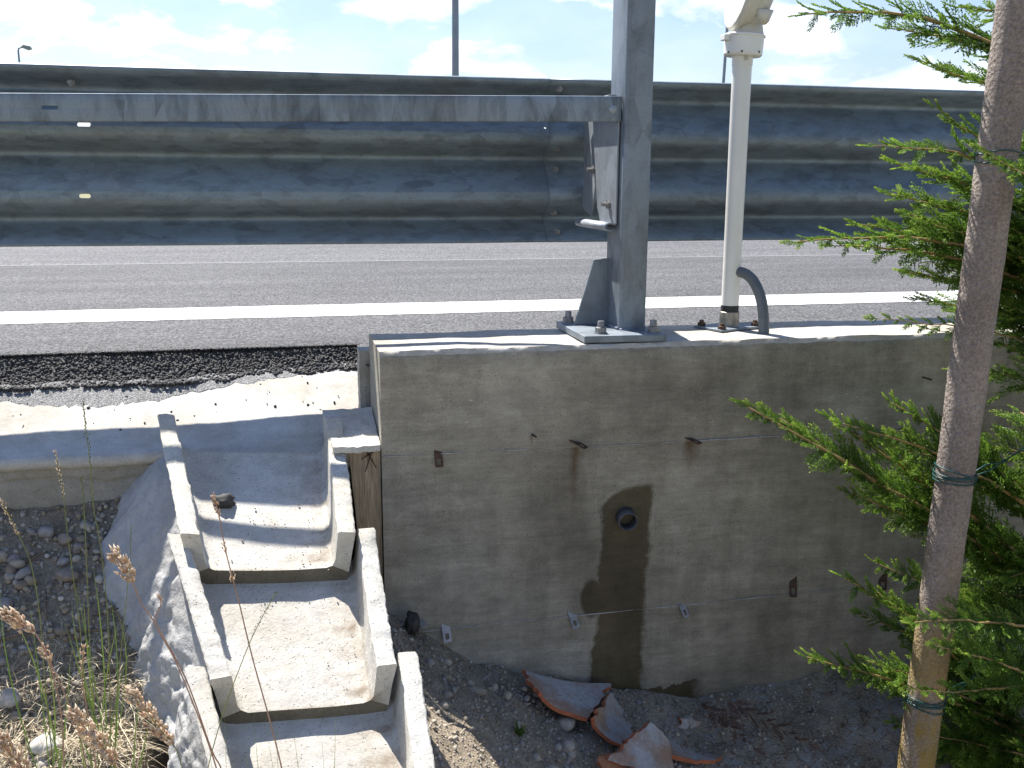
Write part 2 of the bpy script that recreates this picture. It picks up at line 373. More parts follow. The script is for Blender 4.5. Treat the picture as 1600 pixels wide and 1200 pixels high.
def mat_wood():
    m = Mat('board_wood'); g = m.noise(24, 6, 0.6, m.mapping((6, 1, 0.35)), 1.5); f = m.noise(90, 4, 0.6, m.mapping((4, 1, 0.3)))
    c = m.ramp(g, (0.3, (0.22, 0.16, 0.10)), (0.65, (0.46, 0.36, 0.25)))
    c = m.mix(1.0, c, m.ramp(f, (0.3, 0.75), (0.7, 1.15)), 'MULTIPLY')
    m.set(color=c, rough=0.85); m.bump(g, 0.4, 0.003); return m.m

def mat_tile():
    m = Mat('tile_limed'); n = m.noise(8, 7, 0.65); k = m.ramp(n, (0.42, 0.0), (0.56, 1.0))
    c = m.mix(k, (0.42, 0.41, 0.40), (0.37, 0.25, 0.18)); sp = m.ramp(m.vor(70), (0.12, 1.0), (0.2, 0.0))
    sp = m.math('MULTIPLY', sp, m.ramp(m.noise(14, 3), (0.5, 0.0), (0.6, 0.8))); c = m.mix(sp, c, (0.12, 0.09, 0.07))
    c = m.mix(1.0, c, m.ramp(m.noise(90, 4), (0.3, 0.8), (0.7, 1.12)), 'MULTIPLY')
    m.set(color=c, rough=0.85); m.bump(m.noise(130, 4), 0.3, 0.003); return m.m

M = {}
M['asphalt'] = mat_asphalt('asphalt', (0.016, 0.016, 0.018), (0.088, 0.087, 0.087), 165)
M['oldskin'] = mat_asphalt('old_asphalt', (0.10, 0.10, 0.10), (0.21, 0.207, 0.20), 320)
M['asphalt2'] = mat_asphalt('asphalt_lane', (0.028, 0.028, 0.030), (0.108, 0.107, 0.107), 125)
M['crumb'] = plain('asphalt_crumb', (0.042, 0.040, 0.038), 0.75, var=0.5, scale=40, bump=0.4)
M['paint'] = mat_paint_line()
M['seam'] = plain('joint_seam', (0.24, 0.24, 0.235), 0.85, scale=60)
M['wall'] = mat_wall()
M['coping'] = mat_concrete('coping_concrete', (0.48, 0.46, 0.42), 0.3)
M['chute'] = mat_concrete('chute_concrete', (0.58, 0.565, 0.52), 0.22, bumps=0.6, dirt=True)
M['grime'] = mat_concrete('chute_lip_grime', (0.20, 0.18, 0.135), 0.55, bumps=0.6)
M['apron'] = mat_concrete('apron_concrete', (0.52, 0.50, 0.455), 0.28, pits=False, bumps=0.3)
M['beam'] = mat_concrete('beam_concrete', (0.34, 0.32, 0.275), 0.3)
M['mortar'] = mat_concrete('mortar', (0.43, 0.425, 0.41), 0.35, pits=False, bumps=0.9, warm=(1, 0.97, 0.92))
M['lime'] = plain('lime_line', (0.36, 0.35, 0.325), 0.9, var=0.35, scale=60)
M['galv'] = mat_galv('galvanised_beam', (0.155, 0.195, 0.22), 0.42, 0.50, 30, (0.5, 1, 1.1), 0.26, 0.3)
M['galv_strip'] = mat_galv('galvanised_strip', (0.15, 0.18, 0.205), 0.5, 0.45, 15, (1.6, 1, 0.45), 0.42, 0.3)
M['galv_post'] = mat_galv('galvanised_post', (0.175, 0.205, 0.235), 0.5, 0.52, 16, (1.0, 1, 0.5), 0.30, 0.35)
M['galv_pale'] = mat_galv('galvanised_bracket', (0.24, 0.265, 0.29), 0.3, 0.5, 18, (1, 1, 0.7), 0.2, 0.2)
M['bolt'] = plain('bolt_steel', (0.22, 0.22, 0.22), 0.5, 0.6, 0.3, 80)
M['rust'] = plain('rusty_steel', (0.085, 0.05, 0.033), 0.8, 0.3, 0.45, 70, 0.3)
M['tie'] = plain('tie_steel', (0.34, 0.34, 0.35), 0.55, 0.5, 0.3, 80)
M['white'] = plain('white_enamel', (0.74, 0.74, 0.70), 0.38, 0, 0.05, 9)
M['housing'] = plain('housing_plastic', (0.55, 0.54, 0.48), 0.45, 0, 0.08, 9)
M['dark'] = plain('dark_rubber', (0.02, 0.02, 0.02), 0.7)
M['sleeve'] = plain('sleeve_steel', (0.30, 0.28, 0.24), 0.5, 0.6, 0.35, 40)
M['conduit'] = plain('grey_conduit', (0.12, 0.135, 0.145), 0.5, 0, 0.2, 20)
M['lens'] = Mat('lamp_lens').set(color=(0.75, 0.80, 0.84), rough=0.12, spec=0.6).m
M['pvc'] = plain('drain_plastic', (0.05, 0.05, 0.053), 0.45, 0, 0.3, 30)
M['wood'] = mat_wood()
M['soil_l'] = mat_soil('soil_dark', (0.18, 0.145, 0.10), (0.37, 0.31, 0.23))
M['soil_r'] = mat_soil('soil_tan', (0.24, 0.195, 0.14), (0.42, 0.355, 0.265), (0.36, 0.355, 0.34))
M['field'] = plain('field_grass', (0.16, 0.15, 0.07), 0.95, 0, 0.4, 0.6)
M['stone'] = mat_stone('gravel_stone', [(0.15, 0.13, 0.11), (0.33, 0.27, 0.19), (0.45, 0.40, 0.32), (0.30, 0.28, 0.26), (0.26, 0.20, 0.14), (0.55, 0.52, 0.46)])
M['tile'] = mat_tile(); M['tile_edge'] = plain('tile_break', (0.42, 0.13, 0.055), 0.9, 0, 0.25, 60, 0.3)
M['tile_back'] = plain('tile_back', (0.36, 0.17, 0.09), 0.9, 0, 0.3, 25, 0.3)
M['straw'] = mat_leaf('dry_straw', (0.36, 0.29, 0.20), (0.60, 0.51, 0.35), (0.74, 0.67, 0.50), 0.3, 0.7)
M['grass'] = mat_leaf('grass_blade', (0.05, 0.09, 0.018), (0.085, 0.15, 0.03), (0.17, 0.22, 0.05), 0.4)
M['stem'] = plain('grass_stem', (0.36, 0.22, 0.16), 0.6, 0, 0.2, 30)
M['stem_g'] = plain('grass_stem_green', (0.17, 0.20, 0.06), 0.6, 0, 0.25, 30)
M['seed'] = mat_leaf('seed_head', (0.62, 0.43, 0.30), (0.78, 0.62, 0.46), (0.86, 0.74, 0.58), 0.4, 0.7)
M['twig'] = plain('twig_wood', (0.17, 0.13, 0.09), 0.9, 0, 0.35, 60, 0.4)
M['leaf'] = mat_leaf('cypress_leaf', (0.032, 0.075, 0.014), (0.14, 0.25, 0.032), (0.40, 0.52, 0.085), 0.48, 0.45)
M['dead'] = mat_leaf('dead_frond', (0.13, 0.07, 0.05), (0.19, 0.10, 0.065), (0.26, 0.15, 0.10), 0.2, 0.7)
M['bark'] = plain('cypress_bark', (0.20, 0.11, 0.055), 0.85, 0, 0.35, 40, 0.4)
M['twigbark'] = plain('young_bark', (0.30, 0.20, 0.07), 0.7, 0, 0.3, 40)
M['pole'] = mat_pole()
M['wire'] = plain('green_wire', (0.012, 0.06, 0.055), 0.4, 0, 0.2, 30)
M['lamp_post'] = plain('far_post_steel', (0.22, 0.26, 0.32), 0.6, 0.2, 0.1, 3)

# ------------------------------------------------------------------ terrain
ZC, ZR = -0.44, -0.53           # coping top, road surface
WY = 2.505                      # front face of the retaining wall
WX = 0.232                      # its left end
zw = [(0.10, -1.06), (0.22, -1.14), (0.30, -1.20), (0.474, -1.318), (0.79, -1.422), (1.10, -1.512), (1.6, -1.475), (3.0, -1.46)]
def ground_z(x, y):
    d = WY - y
    zl = -0.885 - 0.62*(2.72-y) - 0.03*sstep(-0.35, -1.2, x)*d
    zr = interp(x, zw) - lerp(0.06, 0.30, sstep(0.35, 0.8, x))*d
    zl = max(zl, -1.70); zr = max(zr, -1.72)
    under = sstep(-0.36, -0.27, x)*0.22
    t = sstep(0.06, 0.27, x)
    z = lerp(zl-under, zr, t)
    if d < -0.02: z = lerp(z, -0.9, 0)
    n = fbm(x*5, y*5, 1.7)*0.018 + fbm(x*19, y*19, 4.2)*0.008
    return z + n

def sheet(name, x0, x1, y0, y1, z, m, label):
    b = MB(); b.add([(x0,y0,z),(x1,y0,z),(x1,y1,z),(x0,y1,z)], [(0,1,2,3)])
    o = b.build(name, m); tag(o, label, kind='structure'); return o
sheet('ground', -900, 900, -900, 900, -1.78, M['field'], 'flat grassy land reaching to the horizon')
sheet('field', -600, 600, 12.2, 880, -0.62, M['field'], 'grassy land beyond the road')
sheet('road', -400, 400, 3.185, 6.33, ZR, M['asphalt'], 'grey asphalt road surface along the guardrail')
sheet('road_lane', -400, 400, 6.35, 12.2, ZR-0.001, M['asphalt2'], 'paler asphalt lane beyond the resurfacing joint')
sheet('road_joint', -400, 400, 6.325, 6.355, ZR+0.0012, M['seam'], 'thin pale joint between two asphalt lanes')
sheet('road_edge', 0.222, 400, 2.79, 3.185, ZR-0.0005, M['asphalt'], 'strip of asphalt between road and wall coping')
# painted edge line with slightly ragged borders
b = MB(); rows = []
xs = [-60] + [i*0.02 for i in range(-150, 301)] + [120]
for x in xs:
    e0 = 3.840 + fbm(x*9, 3.1)*0.006 + fbm(x*60, 8.1)*0.004; e1 = 4.190 + fbm(x*9, 7.7)*0.006 + fbm(x*60, 2.1)*0.004
    rows.append([(x, e0, ZR+0.0018), (x, e1, ZR+0.0018)])
b.grid(rows); tag(b.build('edge_line', M['paint']), 'wide worn white edge line painted on the asphalt', kind='structure')

# embankment: fine mesh where the camera looks, coarse skirt round it
b = MB()
gx = [-9, -5, -3, -2] + [round(-1.5+i*0.018, 4) for i in range(int(5.0/0.018))] + [4, 6, 9, 14]
gy = [-3, -1, 0.2, 0.8, 1.2] + [round(1.4+i*0.018, 4) for i in range(62)] + [2.53, 2.6, 2.67, 2.735, 2.8]
def soil_idx(x): return 0 if x < 0.1 else 1
rows = [[(x, y, ground_z(x, y)) for x in gx] for y in gy]
nc = len(gx)
V = [p for r in rows for p in r]; F0, F1 = [], []
for i in range(len(gy)-1):
    for k in range(nc-1):
        (F0 if gx[k] < 0.1 else F1).append((i*nc+k, i*nc+k+1, (i+1)*nc+k+1, (i+1)*nc+k))
b.v = V; b.f = F0+F1; b.m = [0]*len(F0)+[1]*len(F1)
tag(b.build('embankment', [M['soil_l'], M['soil_r']], smooth=True), 'bare soil bank falling away below the road edge', kind='structure')

# ------------------------------------------------------------------ concrete apron, kerb beam, crumbling asphalt edge
apron = [(3.20, -0.575), (3.12, -0.595), (3.06, -0.614), (3.00, -0.641), (2.94, -0.668), (2.88, -0.695), (2.85, -0.708), (2.832, -0.716), (2.81, -0.722), (2.78, -0.726), (2.75, -0.728), (2.732, -0.731), (2.722, -0.738)]
def apron_z(x, y):
    return interp(y, [(q[0], q[1]) for q in reversed(apron)]) + 0.010*sstep(-0.16, 0.20, x)*sstep(2.84, 3.0, y) + fbm(x*4, y*4, 2)*0.003 + fbm(x*17, y*17, 5)*0.0015
b = MB(); rows = []
for i in range(0, 181):
    x = -1.6 + i*(0.238+1.6)/180
    ch = sstep(-0.325, -0.30, x); row = []
    for j, (y, z) in enumerate(apron):
        yy = y + (0.004*math.sin(x*5.1+1) - 0.006*fbm(x*6, 3, 1) if j > 3 else 0) - (0.03*sstep(-0.3, 0.1, x) if 5 <= j <= 8 else 0)
        row.append((x, yy, apron_z(x, y)))
    xl = row[-1]
    # lower lip: rounded overhang left of the chute, ramp onto the chute floor inside it
    row.append((x, lerp(xl[1]-0.002, 2.68, ch), lerp(-0.752 + fbm(x*7, 9, 3)*0.006, -0.742, ch)))
    row.append((x, lerp(xl[1]+0.006, 2.62, ch), lerp(-0.764 + fbm(x*7, 9, 3)*0.006, -0.762, ch)))
    row.append((x, lerp(xl[1]+0.08, 2.56, ch), lerp(-0.766, -0.790, ch)))
    rows.append(row)
b.grid(rows); tag(b.build('concrete_apron', M['apron'], smooth=True), 'pale sunlit concrete apron between asphalt and chute', kind='structure')

# kerb beam face under the apron, with its crack as a recessed groove
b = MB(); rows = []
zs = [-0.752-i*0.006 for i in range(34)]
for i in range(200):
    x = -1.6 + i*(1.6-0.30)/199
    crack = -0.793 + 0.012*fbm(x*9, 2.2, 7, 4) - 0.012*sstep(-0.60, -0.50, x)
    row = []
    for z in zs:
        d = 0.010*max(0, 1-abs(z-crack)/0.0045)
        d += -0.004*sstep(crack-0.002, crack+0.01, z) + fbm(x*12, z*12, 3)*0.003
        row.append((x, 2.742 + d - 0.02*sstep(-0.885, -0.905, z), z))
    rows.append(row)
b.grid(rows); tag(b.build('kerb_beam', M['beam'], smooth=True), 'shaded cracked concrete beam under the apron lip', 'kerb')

# asphalt shoulder: the mat breaks off in coarse dark crumbs
b = MB(); rows = []
def crumb_z(x, y):
    e = 3.218 + 0.012*fbm(x*3, 1.1, 2)
    t = sstep(e, e-0.16, y)
    return max(ZR - 0.002 - 0.078*t, apron_z(x, y)+0.002 if y < 3.2 else -9)
def crumb_edge(x): return 3.052 + 0.018*fbm(x*5, 6.6, 1) + 0.012*fbm(x*25, 2.6, 1) + 0.035*sstep(-0.35, -0.05, x)
ys = [3.222-i*0.007 for i in range(26)]
for i in range(300):
    x = -1.6 + i*(1.6+0.236)/299; lim = crumb_edge(x)
    rows.append([(x, max(y, lim), crumb_z(x, max(y, lim)) + fbm(x*90, y*90, 2)*0.006) for y in ys])
b.grid(rows); tag(b.build('road_shoulder', M['crumb'], smooth=False), 'dark broken-off edge of the asphalt', kind='structure')

def ico(sub):
    bm = bmesh.new(); bmesh.ops.create_icosphere(bm, subdivisions=sub, radius=1.0)
    V = np.array([v.co[:] for v in bm.verts]); F = np.array([[l.vert.index for l in f.loops] for f in bm.faces]); bm.free(); return V, F
ICO1, ICO2, ICO3 = ico(1), ico(2), ico(3)
def stone_variant(base, seed, angular=0.0, flat=0.75):
    V, F = base; r = np.random.default_rng(seed); W = V.copy()
    for i, p in enumerate(V):
        v = Vector(p*1.1 + r.random()*0) + Vector((seed*3.7, seed*1.3, seed*0.7))
        W[i] = p*(1 + 0.30*mnoise.noise(v) + 0.10*mnoise.noise(v*2.6))
    for _ in range(int(angular*8)):                     # chop flat facets
        n = r.normal(size=3); n /= np.linalg.norm(n); d = r.uniform(0.55, 0.85)
        k = W@n; W -= np.outer(np.maximum(0, k-d), n)
    W *= np.array([r.uniform(0.9, 1.25), r.uniform(0.75, 1.0), r.uniform(flat-0.15, flat+0.1)])
    return W, F
SV1 = [stone_variant(ICO1, s, 0.3) for s in range(8)]
SV1A = [stone_variant(ICO1, s+40, 0.9, 0.85) for s in range(8)]
SV2 = [stone_variant(ICO2, s+20, 0.25*(s % 3)) for s in range(10)]
SV3 = [stone_variant(ICO3, s+60, 0.35*(s % 3), 0.7) for s in range(10)]
def rotm(r):
    q = r.normal(size=4); q /= np.linalg.norm(q); w, x, y, z = q
    return np.array([[1-2*(y*y+z*z), 2*(x*y-z*w), 2*(x*z+y*w)], [2*(x*y+z*w), 1-2*(x*x+z*z), 2*(y*z-x*w)], [2*(x*z-y*w), 2*(y*z+x*w), 1-2*(x*x+y*y)]])
def scatter(name, variants, items, mat, tintf=None, parent=None):
    """items: (pos, size, full_rotation)"""
    Vs, Fs, Ts = [], [], []; n = 0
    for pos, size, full in items:
        V, F = variants[nrg.integers(len(variants))]
        if full: R = rotm(nrg)
        else:
            a = nrg.uniform(0, 6.28); R = np.array([[math.cos(a), -math.sin(a), 0], [math.sin(a), math.cos(a), 0], [0, 0, 1]])
        Vs.append(V@R.T*size + np.array(pos)); Fs.append(F+n); n += len(V); Ts.append(np.full(len(V), nrg.random()))
    return np_mesh(name, np.concatenate(Vs), np.concatenate(Fs), mat, parent, attr=np.concatenate(Ts))

items = []
for _ in range(6200):
    x = nrg.uniform(-1.25, 0.228); lim = crumb_edge(x); y = lim - 0.008 + (3.216-lim)*nrg.random()**1.05
    fade = sstep(3.222, 3.14, y)
    s = nrg.uniform(0.0036, 0.0070)*(0.55+0.55*fade)
    items.append(((x, y, crumb_z(x, y) + s*nrg.uniform(-0.2, 0.55)*fade - (1-fade)*0.0015), s, True))
for _ in range(2600):                                      # the mat ravels gradually
    x = nrg.uniform(-1.25, 0.23); q = nrg.random()**2.2; y = 3.17 + 0.12*q; s = nrg.uniform(0.0022, 0.0050)*(1-0.6*q)
    items.append(((x, y, ZR - s*0.35), s, True))
for _ in range(70):                                        # a few loose crumbs on the apron
    x = nrg.uniform(-1.1, 0.18); y = nrg.uniform(2.86, crumb_edge(x)); zz = apron_z(x, y)
    s = nrg.uniform(0.0015, 0.0032) if nrg.random() < .85 else nrg.uniform(.004, .006)
    items.append(((x, y, zz+s*0.4), s, True))
tag(scatter('asphalt_crumbs', SV1A, items, M['crumb']), 'coarse black asphalt crumbs along the broken road edge', 'asphalt crumbs', kind='stuff')
# thin grey skin of old asphalt at the foot of the crumbs
b = MB(); rows = []
for i in range(240):
    x = -1.6 + i*(1.83)/239; a = crumb_edge(x)+0.03; e = 2.985 + 0.024*fbm(x*6, 4.4, 3, 4) + 0.012*fbm(x*31, 4.4, 3) + 0.09*sstep(-0.45, 0.05, x)
    row = []
    for k in range(7):
        y = lerp(a, min(e, a-0.01), k/6)
        zz = apron_z(x, y)
        row.append((x, y, zz + 0.007*(1-k/6*0.9) + fbm(x*70, y*70, 5)*0.0015))
    rows.append(row)
b.grid(rows); tag(b.build('old_asphalt_skin', M['oldskin'], smooth=True), 'thin grey asphalt film feathering onto the concrete apron', kind='structure')

# ------------------------------------------------------------------ retaining wall
wall = empty('retaining_wall', (WX, WY, -1.5))
tag(wall, 'grey board-marked concrete retaining wall with wet streak under drain pipe', 'wall')
def child(o, root):
    o.parent = root; o.matrix_parent_inverse = Matrix.Translation(-root.location); return o
def wall_section(x0, x1, step):
    """closed cross-section swept along x, arrises chipped by noise"""
    TY = 2.815
    prof = [('f', WY, -1.75)] + [('f', WY, -1.75+i*0.05) for i in range(1, 26)] + [('f', WY, ZC-0.022), ('a', WY+0.0005, ZC-0.009), ('a', WY+0.004, ZC-0.003), ('t', WY+0.010, ZC), ('t', WY+0.05, ZC), ('t', WY+0.11, ZC), ('t', WY+0.2, ZC), ('b', TY-0.01, ZC), ('b', TY, ZC-0.008), ('k', TY, -1.75)]
    n = max(2, int((x1-x0)/step)); rows = []
    for i in range(n+1):
        x = x0 + (x1-x0)*i/n; row = []
        for kind, y, z in prof:
            if kind == 'a':
                c = 0.004 + 0.007*max(0, fbm(x*14, 5.5, 1, 4)) + 0.003*fbm(x*70, 1.5, 1)
                y += max(0, c)*0.5; z -= max(0, c)*0.7
            if kind == 't': z += fbm(x*6, y*6, 2)*0.004; y += 0.004*fbm(x*40, 3, 6) if y < WY+0.02 else 0
            if kind == 'b': y += 0.014*math.sin(x*9+1)*0.4 + 0.008*fbm(x*7, 8.1, 2); z += fbm(x*6, y*6, 2)*0.004
            if kind == 'f': y += fbm(x*2.2, z*2.2, 6)*0.003
            row.append((x, y, z))
        rows.append(row)
    b = MB(); b.grid(rows, closed_u=True)
    m = len(prof); b.f += [tuple(range(m)), tuple(n*m + k for k in range(m-1, -1, -1))]; b.m += [0, 0]
    return b
# the face carries the board marks; the top belongs to the paler coping material
def wall_obj(b):
    for i, f in enumerate(b.f):
        if len(f) == 4 and all(b.v[k][2] > ZC-0.016 for k in f): b.m[i] = 1
    return child(b.build('wall_section', [M['wall'], M['coping']], smooth=True, angle=50), wall)
wall_obj(wall_section(WX, 1.806, 0.008)); wall_obj(wall_section(1.8065, 9.0, 0.04))
# joint ridges of the shuttering panels
for z0 in (-0.716, -1.214):
    b = MB(); pts = []; x = WX+0.003
    while x < 1.80:
        g = fbm(x*8, z0*5, 2); w = max(0.0003, 0.0013 + 0.0022*g)
        pts.append(((x, WY-0.0022-0.002*max(0, g), z0 + 0.0025*fbm(x*5, z0, 3) - 0.008*(x-0.25)/1.5*(1 if z0 > -1 else -1)), w)); x += 0.006
    b.tube([p for p, _ in pts], [w for _, w in pts], 6)
    child(b.build('joint_ridge', M['lime'], smooth=True), wall)
# flat shuttering ties: slotted straps left in the concrete
def tie(p, tilt_down, side, ln, w=0.020, rusty=True):
    b = MB(); t = 0.0022; d = Vector((side, -math.cos(tilt_down), -math.sin(tilt_down))).normalized()
    s = Vector((0, 0, 1)).cross(d).normalized(); n = d.cross(s).normalized(); p = Vector(p)
    def q(u, v): return p + d*u + s*v
    hw, sl = w/2, w*0.22
    s0, s1 = ln*0.45, ln*0.82
    for (u0, u1, v0, v1) in ((-0.02, s0, -hw, hw), (s1, ln-w*0.15, -hw, hw), (s0, s1, -hw, -sl), (s0, s1, sl, hw)):
        b.prism([q(u0, v0), q(u1, v0), q(u1, v1), q(u0, v1)], n*t)
    b.prism([q(ln-w*0.15, -hw), q(ln, -hw*0.85), q(ln, hw*0.85), q(ln-w*0.15, hw)], n*t)
    return child(b.build('form_tie', M['rust'] if rusty else M['tie']), wall)
tie((0.380, WY, -0.712), rad(72), 0.03, 0.040, 0.022); tie((0.752, WY, -0.703), rad(30), 0.9, 0.040, 0.024)
tie((1.085, WY, -0.713), rad(14), 0.6, 0.040); tie((1.448, WY, -0.722), rad(20), 0.3, 0.026, 0.016); tie((1.756, WY, -0.722), rad(15), 0.8, 0.045)
tie((0.396, WY, -1.208), rad(66), 0.08, 0.042, 0.024, False); tie((0.755, WY, -1.206), rad(58), 0.20, 0.042, 0.024, False); tie((1.084, WY, -1.206), rad(56), 0.22, 0.042, 0.022, False)
tie((1.435, WY, -1.165), rad(66), -0.14, 0.050, 0.022); tie((1.733, WY, -1.175), rad(75), -0.1, 0.045, 0.024)
b = MB(); b.tube([(0.63, WY+0.01, -0.676), (0.64, WY-0.022, -0.679)], 0.003, 6); child(b.build('nail', M['rust']), wall)
b = MB(); b.tube([(1.80, WY+0.01, -0.565), (1.825, WY-0.02, -0.572)], 0.003, 6); child(b.build('nail', M['rust']), wall)
# drain pipe stub
b = MB(); c = Vector((0.915, WY+0.10, -0.915)); ax = Vector((-0.10, -1, -0.12)).normalized()
b.lathe(c, ax, [(0.09, 0.0), (0.09, 0.0225), (0.105, 0.0225), (0.132, 0.0225), (0.134, 0.0235), (0.136, 0.0235), (0.138, 0.0265), (0.126, 0.028), (0.06, 0.028)], 28)
child(b.build('drain_pipe', M['pvc'], smooth=True, angle=35), wall)
b = MB(); b.lathe(c + ax*0.1345, ax, [(-0.004, 0.0227), (0.004, 0.0236), (0.006, 0.025), (0.004, 0.0272), (-0.012, 0.0284)], 28, caps=False)
child(b.build('pipe_rim', plain('pipe_rim_plastic', (0.10, 0.10, 0.10), 0.4, 0, 0.2, 30), smooth=True, angle=35), wall)
# narrow upright concrete strip against the wall end, behind
b = MB(); rows = []
for i in range(24):
    z = -0.72 + i*(0.228/23); k = 0.003*fbm(3, z*30, 1)
    rows.append([(0.203+k, 2.90, z), (0.204+k, 2.828, z), (0.220, 2.826, z), (WX+0.006, 2.828, z), (WX+0.006, 2.90, z)])
b.grid(rows, closed_u=True); b.f.append(tuple(23*5+k for k in range(5))); b.m.append(0)
child(b.build('edge_strip', M['coping'], smooth=False), wall)

# ------------------------------------------------------------------ drain chute
def chute_unit(label, bl, br, bz, fl, fr, fz, by, fy, name='chute_segment', H=0.140, seed=0):
    """U-shaped precast unit lofted from its wide upper end (by) to its narrow lower end (fy)"""
    n = 46; b = MB(); rows = []
    lean = 0.28
    def sec(hw):
        T = 0.042
        right_ = [(0.0, 0.0), (hw-0.034, 0.0), (hw-0.022, 0.006), (hw-0.016, 0.03), (hw-0.008, 0.085), (hw, H-0.003), (hw-0.003, H), (hw-T*0.5, H+0.001), (hw-T+0.003, H), (hw-T, H-0.003), (hw-T-0.004, 0.085), (hw-T-0.007, 0.060), (hw-T-0.013, 0.047), (hw-T-0.028, 0.040), (hw*0.3, 0.038), (0.0, 0.037)]
        left_ = [(-x, z) for x, z in reversed(right_[1:-1])]
        return right_ + left_
    for i in range(n+1):
        t = i/n; xl, xr = lerp(bl, fl, t), lerp(br, fr, t); cx, hw = (xl+xr)/2, (xr-xl)/2; zl_, zr_ = lerp(bz[0], fz[0], t), lerp(bz[1], fz[1], t); y = lerp(by, fy, t)
        row = []
        for j, (u, v) in enumerate(sec(hw)):
            p = Vector((cx+u, y - (v-0.05)*lean, lerp(zl_, zr_, (u/hw+1)/2) + v - H))
            top = v > H-0.01; e = 1.0 if i in (0, n) else 0.35
            k = fbm(p.x*55, p.y*55, p.z*55+seed)*0.0028 + fbm(p.x*9, p.y*9, seed)*0.003
            if top:
                g_ = fbm(p.x*120, p.y*120, seed+7)*0.0012; p.z += k*1.2 + g_; p.x += k*0.5 + g_
            else: p.z += k*0.5; p.x += k*0.5
            if i == n: p.y += fbm(p.x*60, p.z*60, seed+3)*0.005
            row.append(tuple(p))
        rows.append(row)
    b.grid(rows, closed_u=True); m = len(rows[0])
    # end faces as quads between mirrored points (the section is U-shaped, so no single n-gon)
    def cap(base, flip):
        # section order: 0 bottom centre .. 15 floor centre, 16.. mirrored left side back to the bottom
        L = lambda k: base + (0 if k == 0 else (15 if k == 15 else m-k))
        pairs = [(0, 15), (1, 14), (2, 13), (3, 12), (4, 10), (5, 9), (6, 8)]
        for (a0, c0), (a1, c1) in zip(pairs, pairs[1:]):
            mids = [c0] if c0-c1 == 1 else list(range(c0, c1, -1))
            f = [base+a0, base+a1, base+c1] + [base+q for q in reversed(mids)] 
            g = [L(a0), L(a1), L(c1)] + [L(q) for q in reversed(mids)]
            for q in (f, g):
                qq = []
                [qq.append(z) for z in q if z not in qq]
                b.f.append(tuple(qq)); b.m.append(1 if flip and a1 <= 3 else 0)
        for q in ([base+6, base+7, base+8], [L(6), L(7), L(8)]): b.f.append(tuple(q)); b.m.append(0)
    cap(0, False); cap(n*m, True)
    o = b.build(name, [M['chute'], M['grime']], smooth=True, angle=38)
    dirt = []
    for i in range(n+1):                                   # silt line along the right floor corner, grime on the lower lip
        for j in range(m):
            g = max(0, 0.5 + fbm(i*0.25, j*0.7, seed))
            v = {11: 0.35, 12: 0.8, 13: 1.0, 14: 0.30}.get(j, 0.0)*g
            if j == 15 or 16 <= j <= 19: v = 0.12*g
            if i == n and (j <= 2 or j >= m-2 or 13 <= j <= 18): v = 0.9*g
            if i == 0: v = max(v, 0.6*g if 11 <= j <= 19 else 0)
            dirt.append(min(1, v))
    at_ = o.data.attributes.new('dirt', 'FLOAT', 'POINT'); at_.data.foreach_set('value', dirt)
    return tag(o, label, 'drain chute', 'nested concrete chute units stepping down the bank')
chute_unit('topmost concrete chute unit, with a black asphalt lump on its floor', -0.330, 0.139, (-0.608, -0.642), -0.249, 0.143, (-0.795, -0.822), 2.66, 2.27, seed=1)
chute_unit('second concrete chute unit from the top, with plain sunlit floor', -0.2845, 0.1915, (-0.811, -0.835), -0.177, 0.204, (-1.010, -1.024), 2.32, 1.99, seed=5)
chute_unit('lowest concrete chute unit, cut off by the bottom of the picture', -0.235, 0.254, (-1.012, -1.026), -0.13, 0.262, (-1.22, -1.235), 2.045, 1.68, seed=9)
# concrete cap that joins the right wall of the top unit to the retaining wall
b = MB(); rows = []
for i in range(13):
    t = i/12; y = lerp(2.76, 2.50, t); z = lerp(-0.642, -0.682, t); row = []
    for j in range(13):
        u = j/12; x = lerp(lerp(0.093, 0.108, t), lerp(0.230, 0.2285, t), u)
        yy = y - (0.010*math.sin(u*3.1) + 0.006*fbm(x*30, 2, 2) if i == 12 else 0)
        row.append((x, yy, z + fbm(x*14, y*14, 3)*0.004 + (0.004*fbm(x*50, y*50, 1))))
    rows.append(row)
low = [[(x, y, z-0.075 if i < 11 else z-0.016) for x, y, z in r] for i, r in enumerate(rows)]
b.grid(rows); b.grid(low)
def edge_strip(a, c): b.grid([a, c])
edge_strip(rows[0], low[0]); edge_strip(rows[-1], low[-1]); edge_strip([r[0] for r in rows], [r[0] for r in low]); edge_strip([r[-1] for r in rows], [r[-1] for r in low])
tag(b.build('concrete_cap', M['chute'], smooth=True, angle=50), 'small concrete cap between chute and retaining wall', 'concrete block')
# wooden board stuck in the gap
b = MB(); rows = []
for i in range(40):
    z = -0.700 - i*0.012; k = 0.002*fbm(1, z*9, 2)
    xa, xb = lerp(0.148, 0.186, i/39)+k, 0.2295
    rows.append([(xa, 2.518, z), (lerp(xa, xb, .55), 2.515, z), (lerp(xa, xb, .6), 2.519, z), (xb, 2.516, z), (xb, 2.54, z), (xa, 2.54, z)])
b.grid(rows, closed_u=True); b.f.append(tuple(range(6))); b.m.append(0)
board = b.build('wooden_board', M['wood']); tag(board, 'weathered wooden board wedged between chute and retaining wall', 'board')
for px, pz, ln, a in ((0.206, -0.706, 0.05, 0.35), (0.196, -0.706, 0.045, -0.5), (0.21, -0.704, 0.035, 1.1)):
    b = MB(); b.tube([(px, 2.512, pz), (px-math.sin(a)*ln, 2.504, pz-math.cos(a)*ln)], [0.0022, 0.0015], 5); b.build('nail', M['rust'], board)

